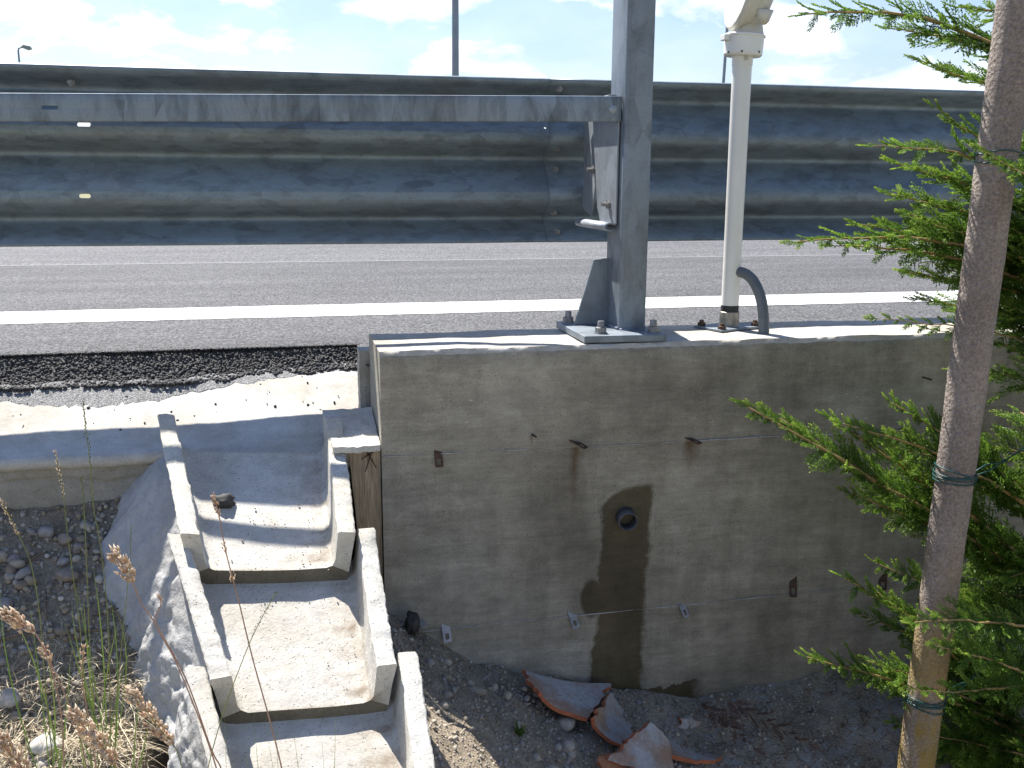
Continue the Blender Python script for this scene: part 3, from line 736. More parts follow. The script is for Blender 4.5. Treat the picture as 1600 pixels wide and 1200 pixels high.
# mortar haunch smeared along the left of the chute
XL = [(1.6, -0.12), (1.70, -0.13), (1.99, -0.22), (2.045, -0.23), (2.06, -0.20), (2.27, -0.265), (2.32, -0.278), (2.335, -0.262), (2.54, -0.303), (2.75, -0.33)]
MW = [(1.6, 0.05), (1.9, 0.07), (2.05, 0.085), (2.2, 0.09), (2.35, 0.14), (2.5, 0.205), (2.62, 0.205), (2.75, 0.13)]
MT = [(1.65, -1.36), (1.985, -1.135), (2.03, -1.10), (2.07, -1.065), (2.25, -0.955), (2.30, -0.925), (2.34, -0.895), (2.45, -0.83), (2.60, -0.765), (2.70, -0.737), (2.75, -0.732)]
b = MB(); rows = []
for i in range(170):
    y = 1.62 + i*(2.745-1.62)/169; xr = interp(y, XL)+0.02; w = interp(y, MW) + 0.03*fbm(y*10, 2.2, 1, 4); zt = interp(y, MT); row = []
    rough = sstep(2.50, 2.30, y)
    for j in range(54):
        u = j/53; x = xr - w*u; zg = ground_z(min(x, -0.40), y) - 0.012
        s = lerp(1 - u**1.35, (1-u)**0.9, rough*0.8)
        z = lerp(zg, zt, s) + 0.022*sstep(0, .3, u)*sstep(1.0, .7, u)*fbm(x*5, y*5, 8, 2)
        q = Vector((x, y, z)); am = (0.003 + 0.006*rough*sstep(.12, .45, u))*sstep(0, .06, u)
        k = 1.2*fbm(q.x*38, q.y*38, q.z*38, 5) + 0.35*fbm(q.x*13, q.y*13, q.z*13+5, 2)
        q += Vector((-0.55, -0.25, 0.8))*am*k
        row.append(tuple(q))
    rows.append(row)
b.grid(rows); tag(b.build('mortar_haunch', M['mortar'], smooth=True), 'rough grey mortar smeared along the left side of the chute', 'mortar')

# ------------------------------------------------------------------ guardrail
PROF = [(0, 0.004), (0.004, 0.0), (0.012, 0.002), (0.022, 0.016), (0.046, 0.066), (0.053, 0.075), (0.061, 0.078), (0.069, 0.075), (0.078, 0.066), (0.120, 0.028), (0.150, 0.008), (0.165, 0.001), (0.183, 0.0), (0.192, 0.004), (0.203, 0.016), (0.229, 0.066), (0.236, 0.075), (0.244, 0.078), (0.252, 0.075), (0.262, 0.066), (0.300, 0.032), (0.332, 0.008), (0.348, 0.001), (0.370, 0.0), (0.380, 0.004), (0.391, 0.016), (0.417, 0.066), (0.424, 0.075), (0.432, 0.078), (0.440, 0.075), (0.449, 0.066), (0.480, 0.032), (0.498, 0.014), (0.506, 0.012)]
RY, RZ = 3.12, 0.298
def prof_d(t): return interp(t, PROF)
rail = empty('guardrail', (0.95, RY, ZC))
tag(rail, 'long galvanised three-wave crash barrier seen from behind above the road', 'guardrail')
def rail_beam(x0, x1, dy, holes):
    """holes: (cx, t, half length, half height)"""
    ts = sorted(set([p[0] for p in PROF] + [round(t+k*0.002, 5) for _, t, _, hh in holes for k in range(-8, 9)]))
    xs = set([x0, x1]); x = x0
    while x < x1: xs.add(round(x, 4)); x += 0.12
    for cx, t, hl, hh in holes:
        k = -hl-0.006
        while k <= hl+0.0061: xs.add(round(cx+k, 5)); k += 0.002
    xs = sorted(xs); b = MB()
    P = [[(x, RY + dy + prof_d(t) + fbm(x*1.3, t*3, 4)*0.0018, RZ - t + 0.0015*fbm(x*0.9, 4, 1)) for t in ts] for x in xs]
    nc = len(ts); b.v = [p for r in P for p in r]
    for i in range(len(xs)-1):
        for k in range(nc-1):
            mx, mt = (xs[i]+xs[i+1])/2, (ts[k]+ts[k+1])/2; cut = False
            for cx, t, hl, hh in holes:
                ex = max(0, abs(mx-cx)-(hl-hh))
                if (ex/hh)**2 + ((mt-t)/hh)**2 < 1: cut = True
            if not cut: b.f.append((i*nc+k, i*nc+k+1, (i+1)*nc+k+1, (i+1)*nc+k)); b.m.append(0)
    o = b.build('beam', M['galv'], smooth=True, solid=0.003); return child(o, rail)
rail_beam(-3.4, 0.93, 0.0, [(-0.534, 0.162, 0.0185, 0.0065), (-0.546, 0.362, 0.0155, 0.0055), (0.824, 0.149, 0.004, 0.0035)])
rail_beam(0.838, 9.0, -0.0045, [])
def bolt(x, t, root, r=0.010, name='bolt'):
    y = RY + prof_d(t) - 0.004; b = MB()
    b.lathe((x, y+0.004, RZ-t), (0, -1, 0), [(0, r*1.35), (0.004, r*1.35), (0.004, r), (0.012, r), (0.012, r*0.55), (0.019, r*0.5), (0.019, 0)], 6 if name == 'nut' else 8)
    return child(b.build(name, M['bolt']), root)
for x, z in ((0.868, 0.089), (0.871, 0.019), (0.867, -0.112), (0.874, -0.179), (0.871, 0.272), (0.960, 0.153), (0.962, -0.051), (-0.567, 0.257)):
    bolt(x, RZ-z, rail)

# rear tie strip: folded flat bar running to the post
strip = empty('rear_strip', (0.2, 2.94, 0.18)); tag(strip, 'galvanised flat strip bolted to the post in front of the guardrail', 'rail strip')
def strip_y(x): return interp(x, [(-2.2, 3.05), (-0.4, 2.985), (0.35, 2.945), (0.55, 2.89), (0.905, 2.632)])
def strip_z(x, v):                                             # v: 0 top .. 1 bottom; the strip runs straight and level
    y = strip_y(x); z = 0.2
    for _ in range(3):
        p = Vector((x, y, z)); px = 800 + FPX*p.dot(right)/p.dot(fwd); z = at(px, lerp(lerp(146, 151, px/976), 190, v), y).z
    return z
b = MB(); sp = [(0.0, 0.006), (0.012, 0.0), (0.07, -0.0012), (0.52, 0.0006), (0.96, -0.0006), (1.0, 0.0)]
hx0 = at(78, 168, strip_y(-0.6)).x
xs = sorted(set([round(-2.2+i*0.05, 3) for i in range(62)] + [round(hx0+k*0.002, 4) for k in range(-13, 14)] + [0.905]))
vs = sorted(set([p[0] for p in sp] + [round(0.5+k*0.022, 5) for k in range(-4, 5)]))
P = [[(x, strip_y(x) + interp(v, sp) + 0.0012*fbm(x*1.5, v, 3), strip_z(x, v)) for v in vs] for x in xs]
nc = len(vs); b = MB(); b.v = [p for r in P for p in r]
for i in range(len(xs)-1):
    for k in range(nc-1):
        mx, mv = (xs[i]+xs[i+1])/2, (vs[k]+vs[k+1])/2; ex = max(0, abs(mx-hx0)-0.016)
        if (ex/0.0048)**2 + ((mv-0.5)/0.072)**2 < 1: continue
        b.f.append((i*nc+k, i*nc+k+1, (i+1)*nc+k+1, (i+1)*nc+k)); b.m.append(0)
child(b.build('strip', M['galv_strip'], smooth=True, angle=60, solid=0.004), strip)
pb = at(959, 171, strip_y(0.875)-0.003); sn = Vector((-0.25, -0.97, 0)).normalized()
b = MB(); b.lathe(pb, sn, [(0, 0.0145), (0.005, 0.0135), (0.010, 0.0100), (0.012, 0.005), (0.0125, 0)], 20)
child(b.build('bolt_head', M['galv_pale'], smooth=True), strip)
pb = at(947, 171, strip_y(0.855)-0.003)
b = MB(); b.lathe(pb, sn, [(0, 0.0055), (0.003, 0.0045), (0.004, 0)], 12); child(b.build('rivet', M['galv_pale'], smooth=True), strip)

# post: cold-formed channel on a base plate with gussets
PX0, PX1, PY0, PY1 = 0.908, 0.983, 2.608, 2.742
post = empty('guardrail_post', (0.95, 2.67, ZC)); tag(post, 'tall galvanised steel post bolted to the wall coping', 'post')
b = MB(); r_ = 0.010; poly = []
def arc(cx, cy, a0, a1, n=5): return [(cx + r_*math.cos(rad(lerp(a0, a1, k/n))), cy + r_*math.sin(rad(lerp(a0, a1, k/n)))) for k in range(n+1)]
out = [(PX1, PY0)] + arc(PX0+r_, PY0+r_, 270, 180) + arc(PX0+r_, PY1-r_, 180, 90) + [(PX1, PY1)]
inn = [(PX1, PY1-0.006), (PX0+0.012, PY1-0.006), (PX0+0.006, PY1-0.012), (PX0+0.006, PY0+0.012), (PX0+0.012, PY0+0.006), (PX1, PY0+0.006)]
poly = out + inn
zs3 = [-0.418, -0.2, 0.0, 0.2, 0.4, 0.6, 0.82]
b.grid([[(x, y, z) for x, y in poly] for z in zs3], closed_u=True)
b.f += [tuple(range(len(poly))), tuple((len(zs3)-1)*len(poly)+k for k in range(len(poly)))]; b.m += [0, 0]
child(b.build('channel', M['galv_post'], smooth=True, angle=25), post)
b = MB(); b.prism([(0.780, 2.520, -0.437), (1.010, 2.510, -0.437), (1.010, 2.795, -0.437), (0.780, 2.805, -0.437)], (0, 0, 0.019))
child(b.build('base_plate', M['galv_post'], bevel=0.002), post)
b = MB(); b.prism([(PX0+0.002, 2.722, -0.418), (0.812, 2.722, -0.418), (0.866, 2.722, -0.231), (PX0+0.002, 2.722, -0.228)], (0, 0.010, 0))
child(b.build('gusset', M['galv_post'], bevel=0.0015), post)
b = MB(); b.prism([(PX1-0.002, 2.722, -0.418), (1.0, 2.722, -0.418), (0.992, 2.722, -0.24), (PX1-0.002, 2.722, -0.228)], (0, 0.010, 0))
child(b.build('gusset', M['galv_post'], bevel=0.0015), post)
b = MB(); b.tube([(PX0-0.002, PY0+0.004, -0.416), (PX0-0.003, PY1, -0.416)], 0.006, 6); b.tube([(PX0, PY0-0.002, -0.417), (PX1, PY0-0.002, -0.417)], 0.004, 6)
child(b.build('weld_bead', M['galv_post'], smooth=True), post)
for px, py in ((0.838, 2.560), (1.000-0.012, 2.556), (0.807, 2.772), (0.985, 2.765)):
    b = MB(); c = (px, py, -0.4185)
    b.lathe(c, (0, 0, 1), [(0, 0.019), (0.003, 0.019), (0.003, 0.0155), (0.017, 0.0155), (0.018, 0.013), (0.018, 0.0)], 6)
    b.lathe((px, py, -0.402), (0.04, 0.02, 1), [(0, 0.0095), (0.016, 0.0095), (0.018, 0.0085), (0.018, 0)], 12)
    child(b.build('anchor_bolt', M['bolt'], smooth=True, angle=30), post)
# spacer: bent plate between post and beam
sproot = empty('spacer_bracket', (0.95, 2.9, 0)); tag(sproot, 'bent galvanised spacer bracket between post and guardrail', 'bracket')
b = MB()
def P2(x, y, z): return (x, y, z)
b.prism([(0.900, 2.642, 0.190), (0.900, 2.642, -0.128), (0.900, 2.78, -0.128), (0.900, 2.81, -0.09), (0.900, 2.88, 0.19)], (0.005, 0, 0))
child(b.build('web_plate', M['galv_pale'], bevel=0.001), sproot)
def rolled(z, rz, y0, y1, xo, name):
    b = MB(); rows = []
    for y in (y0, lerp(y0, y1, .5), y1):
        row = []
        for k in range(13):
            a = rad(lerp(-115, 150, k/12)); row.append((xo - 0.018 - 0.018*math.cos(a), y, z + rz*math.sin(a)))
        rows.append(row)
    b.grid(rows); return child(b.build(name, M['galv_pale'], smooth=True, solid=0.004), sproot)
rolled(0.206, 0.010, 2.66, 3.05, 0.906, 'rolled_flange'); rolled(-0.136, 0.010, 2.645, 2.93, 0.906, 'rolled_flange')
b = MB(); b.prism([(0.907, 2.80, 0.18), (0.948, 3.11, 0.18), (0.948, 3.115, -0.10), (0.920, 2.93, -0.118), (0.914, 2.88, -0.03)], (0.004, 0, 0))
child(b.build('side_plate', M['galv_pale'], bevel=0.001), sproot)
for (x, y, z) in ((0.915, 2.90, 0.02), (0.899, 2.70, -0.075)):
    b = MB(); b.lathe((x, y, z), (-1, 0, 0), [(0, 0.013), (0.007, 0.013), (0.007, 0.007), (0.022, 0.0065), (0.022, 0)], 6); child(b.build('bolt', M['bolt']), sproot)

# ------------------------------------------------------------------ white pole with warning lamp
LX, LY = 1.288, 2.715
lp = empty('warning_lamp', (LX, LY, ZC)); tag(lp, 'white pole with round warning lamp standing on the wall coping', 'lamp')
b = MB(); b.lathe((LX, LY, ZC+0.055), (0, 0, 1), [(0, 0.0255), (0.4, 0.0265), (0.70, 0.0275), (0.75, 0.0275)], 28); child(b.build('pole', M['white'], smooth=True, angle=40), lp)
b = MB(); b.lathe((LX, LY, ZC+0.048), (0, 0, 1), [(0, 0.0258), (0.016, 0.0262), (0.022, 0.0262)], 28); child(b.build('dark_band', M['dark'], smooth=True, angle=40), lp)
b = MB(); b.lathe((LX, LY, ZC+0.006), (0, 0, 1), [(0, 0.033), (0.004, 0.030), (0.012, 0.029), (0.044, 0.029), (0.046, 0.026)], 28); child(b.build('sleeve', M['sleeve'], smooth=True, angle=40), lp)
b = MB(); a = rad(20); pl = [(LX + q*math.cos(a) - w*math.sin(a), LY + q*math.sin(a) + w*math.cos(a), ZC+0.002) for q, w in ((-0.085, -0.055), (0.085, -0.055), (0.085, 0.06), (-0.085, 0.06))]
b.prism(pl, (0, 0, 0.006)); child(b.build('base_plate', M['galv_post'], bevel=0.001), lp)
for q, w in ((-0.068, -0.04), (0.068, -0.04), (0.068, 0.045), (-0.068, 0.045)):
    p = (LX + q*math.cos(a) - w*math.sin(a), LY + q*math.sin(a) + w*math.cos(a), ZC+0.008)
    b = MB(); b.lathe(p, (0, 0, 1), [(0, 0.012), (0.009, 0.012), (0.010, 0.007), (0.017, 0.0065), (0.017, 0)], 6); child(b.build('anchor_bolt', M['rust']), lp)
zc0 = 0.308
b = MB(); b.lathe((LX, LY, zc0), (0, 0, 1), [(0, 0.029), (0.028, 0.030), (0.030, 0.036)], 28); child(b.build('neck', M['white'], smooth=True, angle=40), lp)
b = MB(); b.lathe((LX, LY, zc0+0.024), (0.05, 0, 1), [(0, 0.030), (0.002, 0.050), (0.006, 0.0535), (0.052, 0.0555), (0.0535, 0.0585), (0.058, 0.0585), (0.061, 0.054), (0.061, 0.0)], 36); child(b.build('collar', M['white'], smooth=True, angle=35), lp)
b = MB(); b.box((LX-0.066, LY-0.02, zc0+0.066), (LX-0.05, LY+0.01, zc0+0.082)); child(b.build('hinge_tab', M['white'], bevel=0.002), lp)
for aa in (rad(-62), rad(-118), rad(-160)):
    p = Vector((LX + 0.0550*math.cos(aa), LY + 0.0550*math.sin(aa), zc0+0.034)); b = MB()
    b.lathe(p, (math.cos(aa), math.sin(aa), 0), [(0, 0.003), (0.0012, 0.0028), (0.0012, 0)], 10); child(b.build('screw', M['dark']), lp)
b = MB(); b.lathe((LX-0.004, LY-0.029, zc0+0.018), (0, -1, 0), [(0, 0.006), (0.006, 0.006), (0.006, 0.0025), (0.002, 0)], 12); child(b.build('cable_gland', M['housing'], smooth=True, angle=40), lp)
# lamp head: lens towards the traffic on the left, bowl-shaped housing behind it
hx = Vector((0.975, -0.12, -0.17)).normalized(); hc = Vector((LX-0.020, LY-0.004, zc0+0.205))
b = MB(); b.lathe(hc, hx, [(-0.006, 0.106), (0.002, 0.113), (0.012, 0.113), (0.014, 0.109), (0.040, 0.100), (0.042, 0.102), (0.050, 0.101), (0.066, 0.090), (0.080, 0.070), (0.088, 0.045), (0.090, 0.0)], 18); child(b.build('housing', M['housing'], smooth=True, angle=22), lp)
b = MB(); b.lathe(hc, -hx, [(0.005, 0.106), (0.0055, 0.100), (0.009, 0.07), (0.0115, 0.035), (0.012, 0.0)], 36); child(b.build('lens', M['lens'], smooth=True), lp)
b = MB(); b.lathe((LX+0.008, LY-0.006, zc0+0.083), (0.02, 0, 1), [(0, 0.046), (0.012, 0.043), (0.030, 0.040)], 24); child(b.build('swivel', M['housing'], smooth=True, angle=40), lp)
# visor recess on the housing
b = MB(); vc = hc + hx*0.040 + Vector((0.0, -0.066, -0.060)); rows = []
for k in range(9):
    t_ = rad(180*k/8)
    rows.append([tuple(vc + Vector((0.026*math.cos(t_), -0.018*math.sin(t_)-0.004, 0.0))), tuple(vc + Vector((0.022*math.cos(t_), -0.004*math.sin(t_), -0.034*math.sin(t_)-0.004)))])
b.grid(rows); child(b.build('visor', M['housing'], smooth=True, solid=0.003), lp)
# grey conduit
b = MB(); pts = []
for k in range(21):
    t_ = k/20; p0, p1, p2, p3 = Vector((LX+0.010, LY-0.012, -0.272)), Vector((LX+0.045, LY-0.055, -0.262)), Vector((LX+0.068, LY-0.098, -0.34)), Vector((LX+0.055, LY-0.115, -0.46))
    pts.append(p0*(1-t_)**3 + p1*3*t_*(1-t_)**2 + p2*3*t_*t_*(1-t_) + p3*t_**3)
b.tube(pts, 0.0155, 14); child(b.build('conduit', M['conduit'], smooth=True, angle=50), lp)

# ------------------------------------------------------------------ far lamp posts
b = MB(); b.tube([(3.095, 18, -0.6), (3.10, 18, 1.5), (3.13, 18, 9)], [0.066, 0.064, 0.045], 10)
o = b.build('lamp_post', M['lamp_post'], smooth=True, angle=50); tag(o, 'blue-grey post rising behind the guardrail left of the steel post', 'post', 'posts across the road')
b = MB(); b.tube([(15.80, 35, -0.6), (15.93, 35, 4.5), (16.05, 35, 10)], [0.06, 0.055, 0.045], 10)
o = b.build('lamp_post', M['lamp_post'], smooth=True, angle=50); tag(o, 'thin post rising behind the white pole of the warning lamp', 'post', 'posts across the road')
sl = empty('street_lamp', (-13.27, 60, -0.6)); tag(sl, 'small distant street lamp above the guardrail at far left', 'street lamp')
b = MB(); b.tube([(-13.22, 60, -0.6), (-13.25, 60, 6.35), (-13.22, 60, 6.5), (-13.05, 60, 6.56)], [0.07, 0.05, 0.045, 0.04], 8); child(b.build('column', M['lamp_post'], smooth=True), sl)
b = MB(); b.prism([(-13.10, 59.85, 6.55), (-12.95, 59.8, 6.68), (-12.62, 59.8, 6.62), (-12.56, 59.85, 6.48), (-12.75, 59.85, 6.42)], (0, 0.3, 0)); child(b.build('lamp_head', M['lamp_post'], bevel=0.03), sl)

# ------------------------------------------------------------------ cement pole with wire ties
PB, PT = at(1431, 1200, 1.90), at(1591, 0, 1.87)
pd = (PT-PB).normalized(); base = PB - pd*0.45; top = PT + pd*0.5
pole = empty('cement_pole', base); tag(pole, 'leaning rough cement pole in front of the cypress, tied with green wire', 'pole')
b = MB(); rows = []; s1 = pd.orthogonal().normalized(); s1 = (Vector((1, 0, 0)) - pd*pd.x).normalized(); s2 = pd.cross(s1)
L = (top-base).length
for i in range(190):
    t_ = i/189; c = base + pd*(L*t_); row = []
    for k in range(40):
        a = 2*math.pi*k/40; q = s1*math.cos(a) + s2*math.sin(a)
        r_p = 0.0415 + 0.0016*fbm(a*1.1, t_*30, 2) + 0.0009*fbm(math.cos(a)*9, math.sin(a)*9, t_*160)
        for seam in (rad(252), rad(72)):                       # mould seam
            da = abs((a-seam+math.pi) % (2*math.pi)-math.pi); r_p += 0.0035*math.exp(-(da/0.07)**2)*(0.3+1.6*abs(fbm(1, t_*90, seam)))
        row.append(tuple(c + q*r_p))
    rows.append(row)
b.grid(rows, closed_u=True); b.f.append(tuple(189*40+k for k in range(40))); b.m.append(0)
child(b.build('shaft', M['pole'], smooth=True), pole)
for py, n_t in ((245, 3), (737, 5), (1083, 5)):
    zt = at(1500, py, 1.9).z; t_ = (zt-base.z)/(top.z-base.z); c = base + pd*(L*t_)
    wt = empty('wire_tie', c); tag(wt, {245: 'green wire loop round the cement pole near the top', 737: 'green wire wound round the middle of the cement pole', 1083: 'green wire wound round the cement pole near the bottom'}[py], 'wire', 'wire ties round the cement pole')
    for w in range(n_t):
        b = MB(); pts = []; tilt = rng.uniform(-0.012, 0.012); off = (w-n_t/2)*0.0052 + rng.uniform(-0.002, 0.002); ph = rng.uniform(0, 6)
        for k in range(41):
            a = 2*math.pi*k/40; q = s1*math.cos(a) + s2*math.sin(a)
            pts.append(c + q*(0.0452+0.001*(w % 2)) + pd*(off + tilt*math.sin(a+ph)))
        b.tube(pts, 0.0016, 6, caps=False); child(b.build('wire_loop', M['wire'], smooth=True), wt)
    b = MB(); e = c + s1*0.046
    b.tube([e, e + Vector((0.05, 0.02, 0.012)), e + Vector((0.12, 0.05, 0.004)), e + Vector((0.24, 0.12, 0.02))], 0.0016, 6); b.tube([e + pd*-0.008, e + Vector((0.06, 0.02, -0.004)), e + Vector((0.13, 0.06, 0.006)), e + Vector((0.24, 0.12, 0.012))], 0.0016, 6)
    child(b.build('wire_tail', M['wire'], smooth=True), wt)

# ------------------------------------------------------------------ cypress
def spindles(P, D, Ln, W, T):
    """six-sided scale leaves: base, three mid points, tip"""
    n = len(P); D = D/np.linalg.norm(D, axis=1, keepdims=True); ref = np.where(np.abs(D[:, 2:3]) < 0.9, np.array([[0, 0, 1.0]]), np.array([[1.0, 0, 0]]))
    A = np.cross(D, ref); A /= np.linalg.norm(A, axis=1, keepdims=True); B = np.cross(D, A)
    V = np.empty((n, 5, 3)); V[:, 0] = P; V[:, 4] = P + D*Ln[:, None]; mid = P + D*(Ln*0.42)[:, None]
    for k in range(3):
        a = 2*math.pi*k/3; V[:, 1+k] = mid + (A*math.cos(a) + B*math.sin(a)*0.6)*W[:, None]
    f = np.array([[0, 2, 1], [0, 3, 2], [0, 1, 3], [1, 2, 4], [2, 3, 4], [3, 1, 4]])
    F = (np.arange(n)[:, None, None]*5 + f[None]).reshape(-1, 3)
    return V.reshape(-1, 3), F, np.repeat(T, 5)
def rhombs(P, D, Ln, W, T):
    """folded four-point leaves"""
    n = len(P); D = D/np.linalg.norm(D, axis=1, keepdims=True); ref = nrg.normal(size=(n, 3)); A = np.cross(D, ref); A /= np.linalg.norm(A, axis=1, keepdims=True); B = np.cross(D, A)
    V = np.empty((n, 4, 3)); V[:, 0] = P; V[:, 2] = P + D*Ln[:, None]; mid = P + D*(Ln*0.45)[:, None]; W = W[:, None]
    V[:, 1] = mid + A*W + B*W*0.35; V[:, 3] = mid - A*W + B*W*0.35
    F = np.arange(n*4).reshape(-1, 4); return V.reshape(-1, 3), F, np.repeat(T, 4)
def spray_template(seed):
    """one flat fan of foliage along +Y, length 1, in the XY plane"""
    r = np.random.default_rng(seed); P, D, Ln, T = [], [], [], []
    for i in range(17):                                          # twigs left and right
        t_ = 0.08 + 0.88*i/16; side = 1 if i % 2 else -1
        ln = (0.30*(1-t_)**0.8 + 0.07)*r.uniform(0.8, 1.15); ang = rad(r.uniform(22, 38))*side
        d = np.array([math.sin(ang), math.cos(ang), r.normal()*0.08]); p0 = np.array([0, t_, 0.015*r.normal()])
        nl = max(2, int(ln/0.036))
        for k in range(nl):
            s = (k+0.3)/nl; la = ang + (0.48 if k % 2 else -0.48)*(1 if k < nl-1 else 0.1)
            q = p0 + d*ln*s; P.append(q); D.append([math.sin(la), math.cos(la), r.normal()*0.15]); Ln.append(0.066*(1.1-0.45*s)); T.append(0.25+0.5*s*t_+0.25*t_)
            P.append(q); D.append(d); Ln.append(ln/nl*1.35); T.append(0.2+0.5*s*t_+0.25*t_)
    for k in range(14):
        t_ = k/14; P.append([0, t_, 0]); D.append([r.normal()*0.1, 1, r.normal()*0.1]); Ln.append(0.10); T.append(0.1+0.8*t_)
    return np.array(P), np.array(D, float), np.array(Ln), np.array(T)
SPRAYS = [spray_template(s) for s in range(6)]
tree = empty('cypress_tree', (2.02, 2.05, ground_z(2.02, 2.05)))
tag(tree, 'bright green cypress reaching in from the right behind the cement pole', 'tree')
b = MB(); b.tube([(2.02, 2.05, -1.7), (2.01, 2.06, -1.0), (2.03, 2.05, 0.0), (2.0, 2.04, 0.9), (2.02, 2.05, 1.5)], [0.045, 0.04, 0.033, 0.022, 0.008], 12)
child(b.build('trunk', M['bark'], smooth=True), tree)
def cbranch(B, Tp, sag, dens=1.0, fat=1.0, start=0.12, bright=0.0, wood=True, mat=None, root=tree, plane=None, splen=0.15):
    """limb from B to Tp with flat sprays on both sides"""
    B, Tp = Vector(B), Vector(Tp); mid = (B+Tp)/2 + Vector((0, 0, -sag)); Lb = (Tp-B).length
    cur = lambda t_: B*(1-t_)**2 + mid*2*t_*(1-t_) + Tp*t_*t_
    pts = [cur(k/14) + Vector((fbm(k*.4, B.x*9, 1), fbm(k*.4, B.y*9, 2), fbm(k*.4, B.z*9, 3)))*0.012*(k/14)*(1-k/14)*3 for k in range(15)]
    b = MB(); b.tube(pts, [lerp(0.0050, 0.0010, k/14)*fat*(0.7+Lb) for k in range(15)], 6)
    br = child(b.build('branch', M['twigbark'] if wood else M['twig'], smooth=True), root)
    Vs, Fs, Ts = [], [], []; n0 = 0
    ns = max(5, int(Lb*dens/0.0145))
    def pos(t_):
        f = t_*14; i = min(13, int(f)); return pts[i].lerp(pts[i+1], f-i)
    pn = plane or Vector((rng.uniform(-.35, .35), rng.uniform(-.8, -.1), rng.uniform(.5, 1))).normalized()
    for i in range(ns+1):
        t_ = start + (1-start)*i/ns; p = pos(t_); tan = (pos(min(1, t_+.05)) - pos(max(0, t_-.05))).normalized()
        side = pn.cross(tan).normalized()*(1 if i % 2 else -1)
        if i == ns: d = tan; ln = 0.05
        else:
            a = rad(rng.uniform(20, 42)); d = (tan*math.cos(a) + side*math.sin(a) + pn*rng.gauss(0, 0.20)).normalized()
            ln = splen*fat*(0.28 + 0.95*min(1, (1-t_)*1.5)*(0.6+0.4*t_))*rng.uniform(0.55, 1.15)
        nn = (pn + Vector((rng.gauss(0, .35), rng.gauss(0, .35), rng.gauss(0, .35)))).normalized(); xx = d.cross(nn).normalized(); zz = xx.cross(d)
        R = np.array([xx[:], d[:], zz[:]]).T*ln
        Pq, Dq, Lq, Tq = SPRAYS[rng.randrange(6)]
        sg = np.array([1, 1, rng.choice((-1, 1))])
        PP = (Pq*sg); bend = PP[:, 1]**2*rng.uniform(-0.12, 0.22); PP = PP + np.stack([0*bend, 0*bend, bend], 1)
        W = np.full(len(Pq), 0.0011+0.0062*ln)*np.random.default_rng(i).uniform(0.8, 1.2, len(Pq))
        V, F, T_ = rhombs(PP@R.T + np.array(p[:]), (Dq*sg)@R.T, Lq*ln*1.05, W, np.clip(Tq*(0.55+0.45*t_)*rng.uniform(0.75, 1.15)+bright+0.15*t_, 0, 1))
        Vs.append(V); Fs.append(F+n0); Ts.append(T_); n0 += len(V)
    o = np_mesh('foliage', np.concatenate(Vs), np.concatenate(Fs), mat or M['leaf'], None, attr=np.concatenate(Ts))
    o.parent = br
    return br
# limbs that show against sky, guardrail, road and wall: (tip pixel, its depth, base pixel, base depth, sag, density, fat)
limbs = [((1262, 22), 1.78, (1640, 120), 2.00, -0.10, 1.0, 1.0), ((1395, 45), 1.86, (1660, 120), 2.02, -0.03, 0.9, 0.8), ((1500, 12), 1.9, (1680, 60), 2.05, -0.03, 0.9, 0.8),
         ((1440, 95), 1.95, (1650, 150), 2.05, 0.02, 1.1, 0.8),
         ((1365, 228), 1.72, (1640, 290), 1.95, -0.05, 0.8, 0.7), ((1398, 255), 1.82, (1640, 345), 2.02, -0.02, 1.3, 0.9), ((1462, 168), 1.74, (1620, 300), 1.95, -0.02, 0.9, 0.6), ((1392, 302), 1.85, (1650, 380), 2.05, -0.01, 1.3, 0.9), ((1420, 335), 1.95, (1650, 420), 2.1, -0.02, 1.3, 0.9),
         ((1246, 378), 1.75, (1640, 420), 2.02, -0.07, 0.9, 0.9), ((1340, 350), 1.88, (1640, 440), 2.1, -0.04, 1.2, 0.9), ((1408, 388), 1.95, (1660, 470), 2.15, -0.02, 1.3, 1.0), ((1418, 425), 1.9, (1660, 470), 2.1, 0.0, 1.2, 0.8), ((1435, 468), 2.0, (1660, 500), 2.1, 0.0, 1.2, 0.8), ((1372, 498), 1.84, (1640, 540), 2.0, -0.02, 0.6, 0.5),
         ((1168, 636), 1.70, (1600, 900), 2.0, -0.02, 1.0, 1.0), ((1298, 655), 1.78, (1620, 890), 2.0, -0.02, 1.0, 0.9), ((1318, 662), 1.76, (1620, 800), 1.98, -0.05, 0.9, 0.8), ((1395, 630), 1.86, (1640, 800), 2.05, -0.02, 1.1, 0.9), ((1330, 770), 1.86, (1640, 900), 2.05, 0.0, 1.2, 1.0), ((1425, 690), 1.9, (1640, 830), 2.1, 0, 1.2, 0.9),
         ((1318, 902), 1.76, (1560, 1060), 1.98, -0.02, 1.1, 0.8), ((1262, 1027), 1.72, (1600, 1150), 1.98, -0.03, 1.1, 0.9), ((1350, 1050), 1.84, (1620, 1140), 2.0, 0, 1.2, 0.8), ((1370, 880), 1.95, (1640, 1000), 2.1, -0.01, 1.0, 0.9), ((1345, 960), 2.0, (1640, 1080), 2.15, 0, 1.0, 0.9), ((1400, 1130), 1.9, (1640, 1200), 2.05, 0, 1.2, 0.9),
         ((1465, 1010), 1.62, (1640, 1070), 1.85, -0.02, 1.0, 0.7), ((1428, 1078), 1.62, (1640, 1060), 1.85, 0.03, 0.9, 0.6), ((1430, 972), 1.64, (1640, 985), 1.85, -0.02, 0.9, 0.7), ((1535, 235), 1.66, (1680, 340), 1.85, -0.02, 0.9, 0.7)]
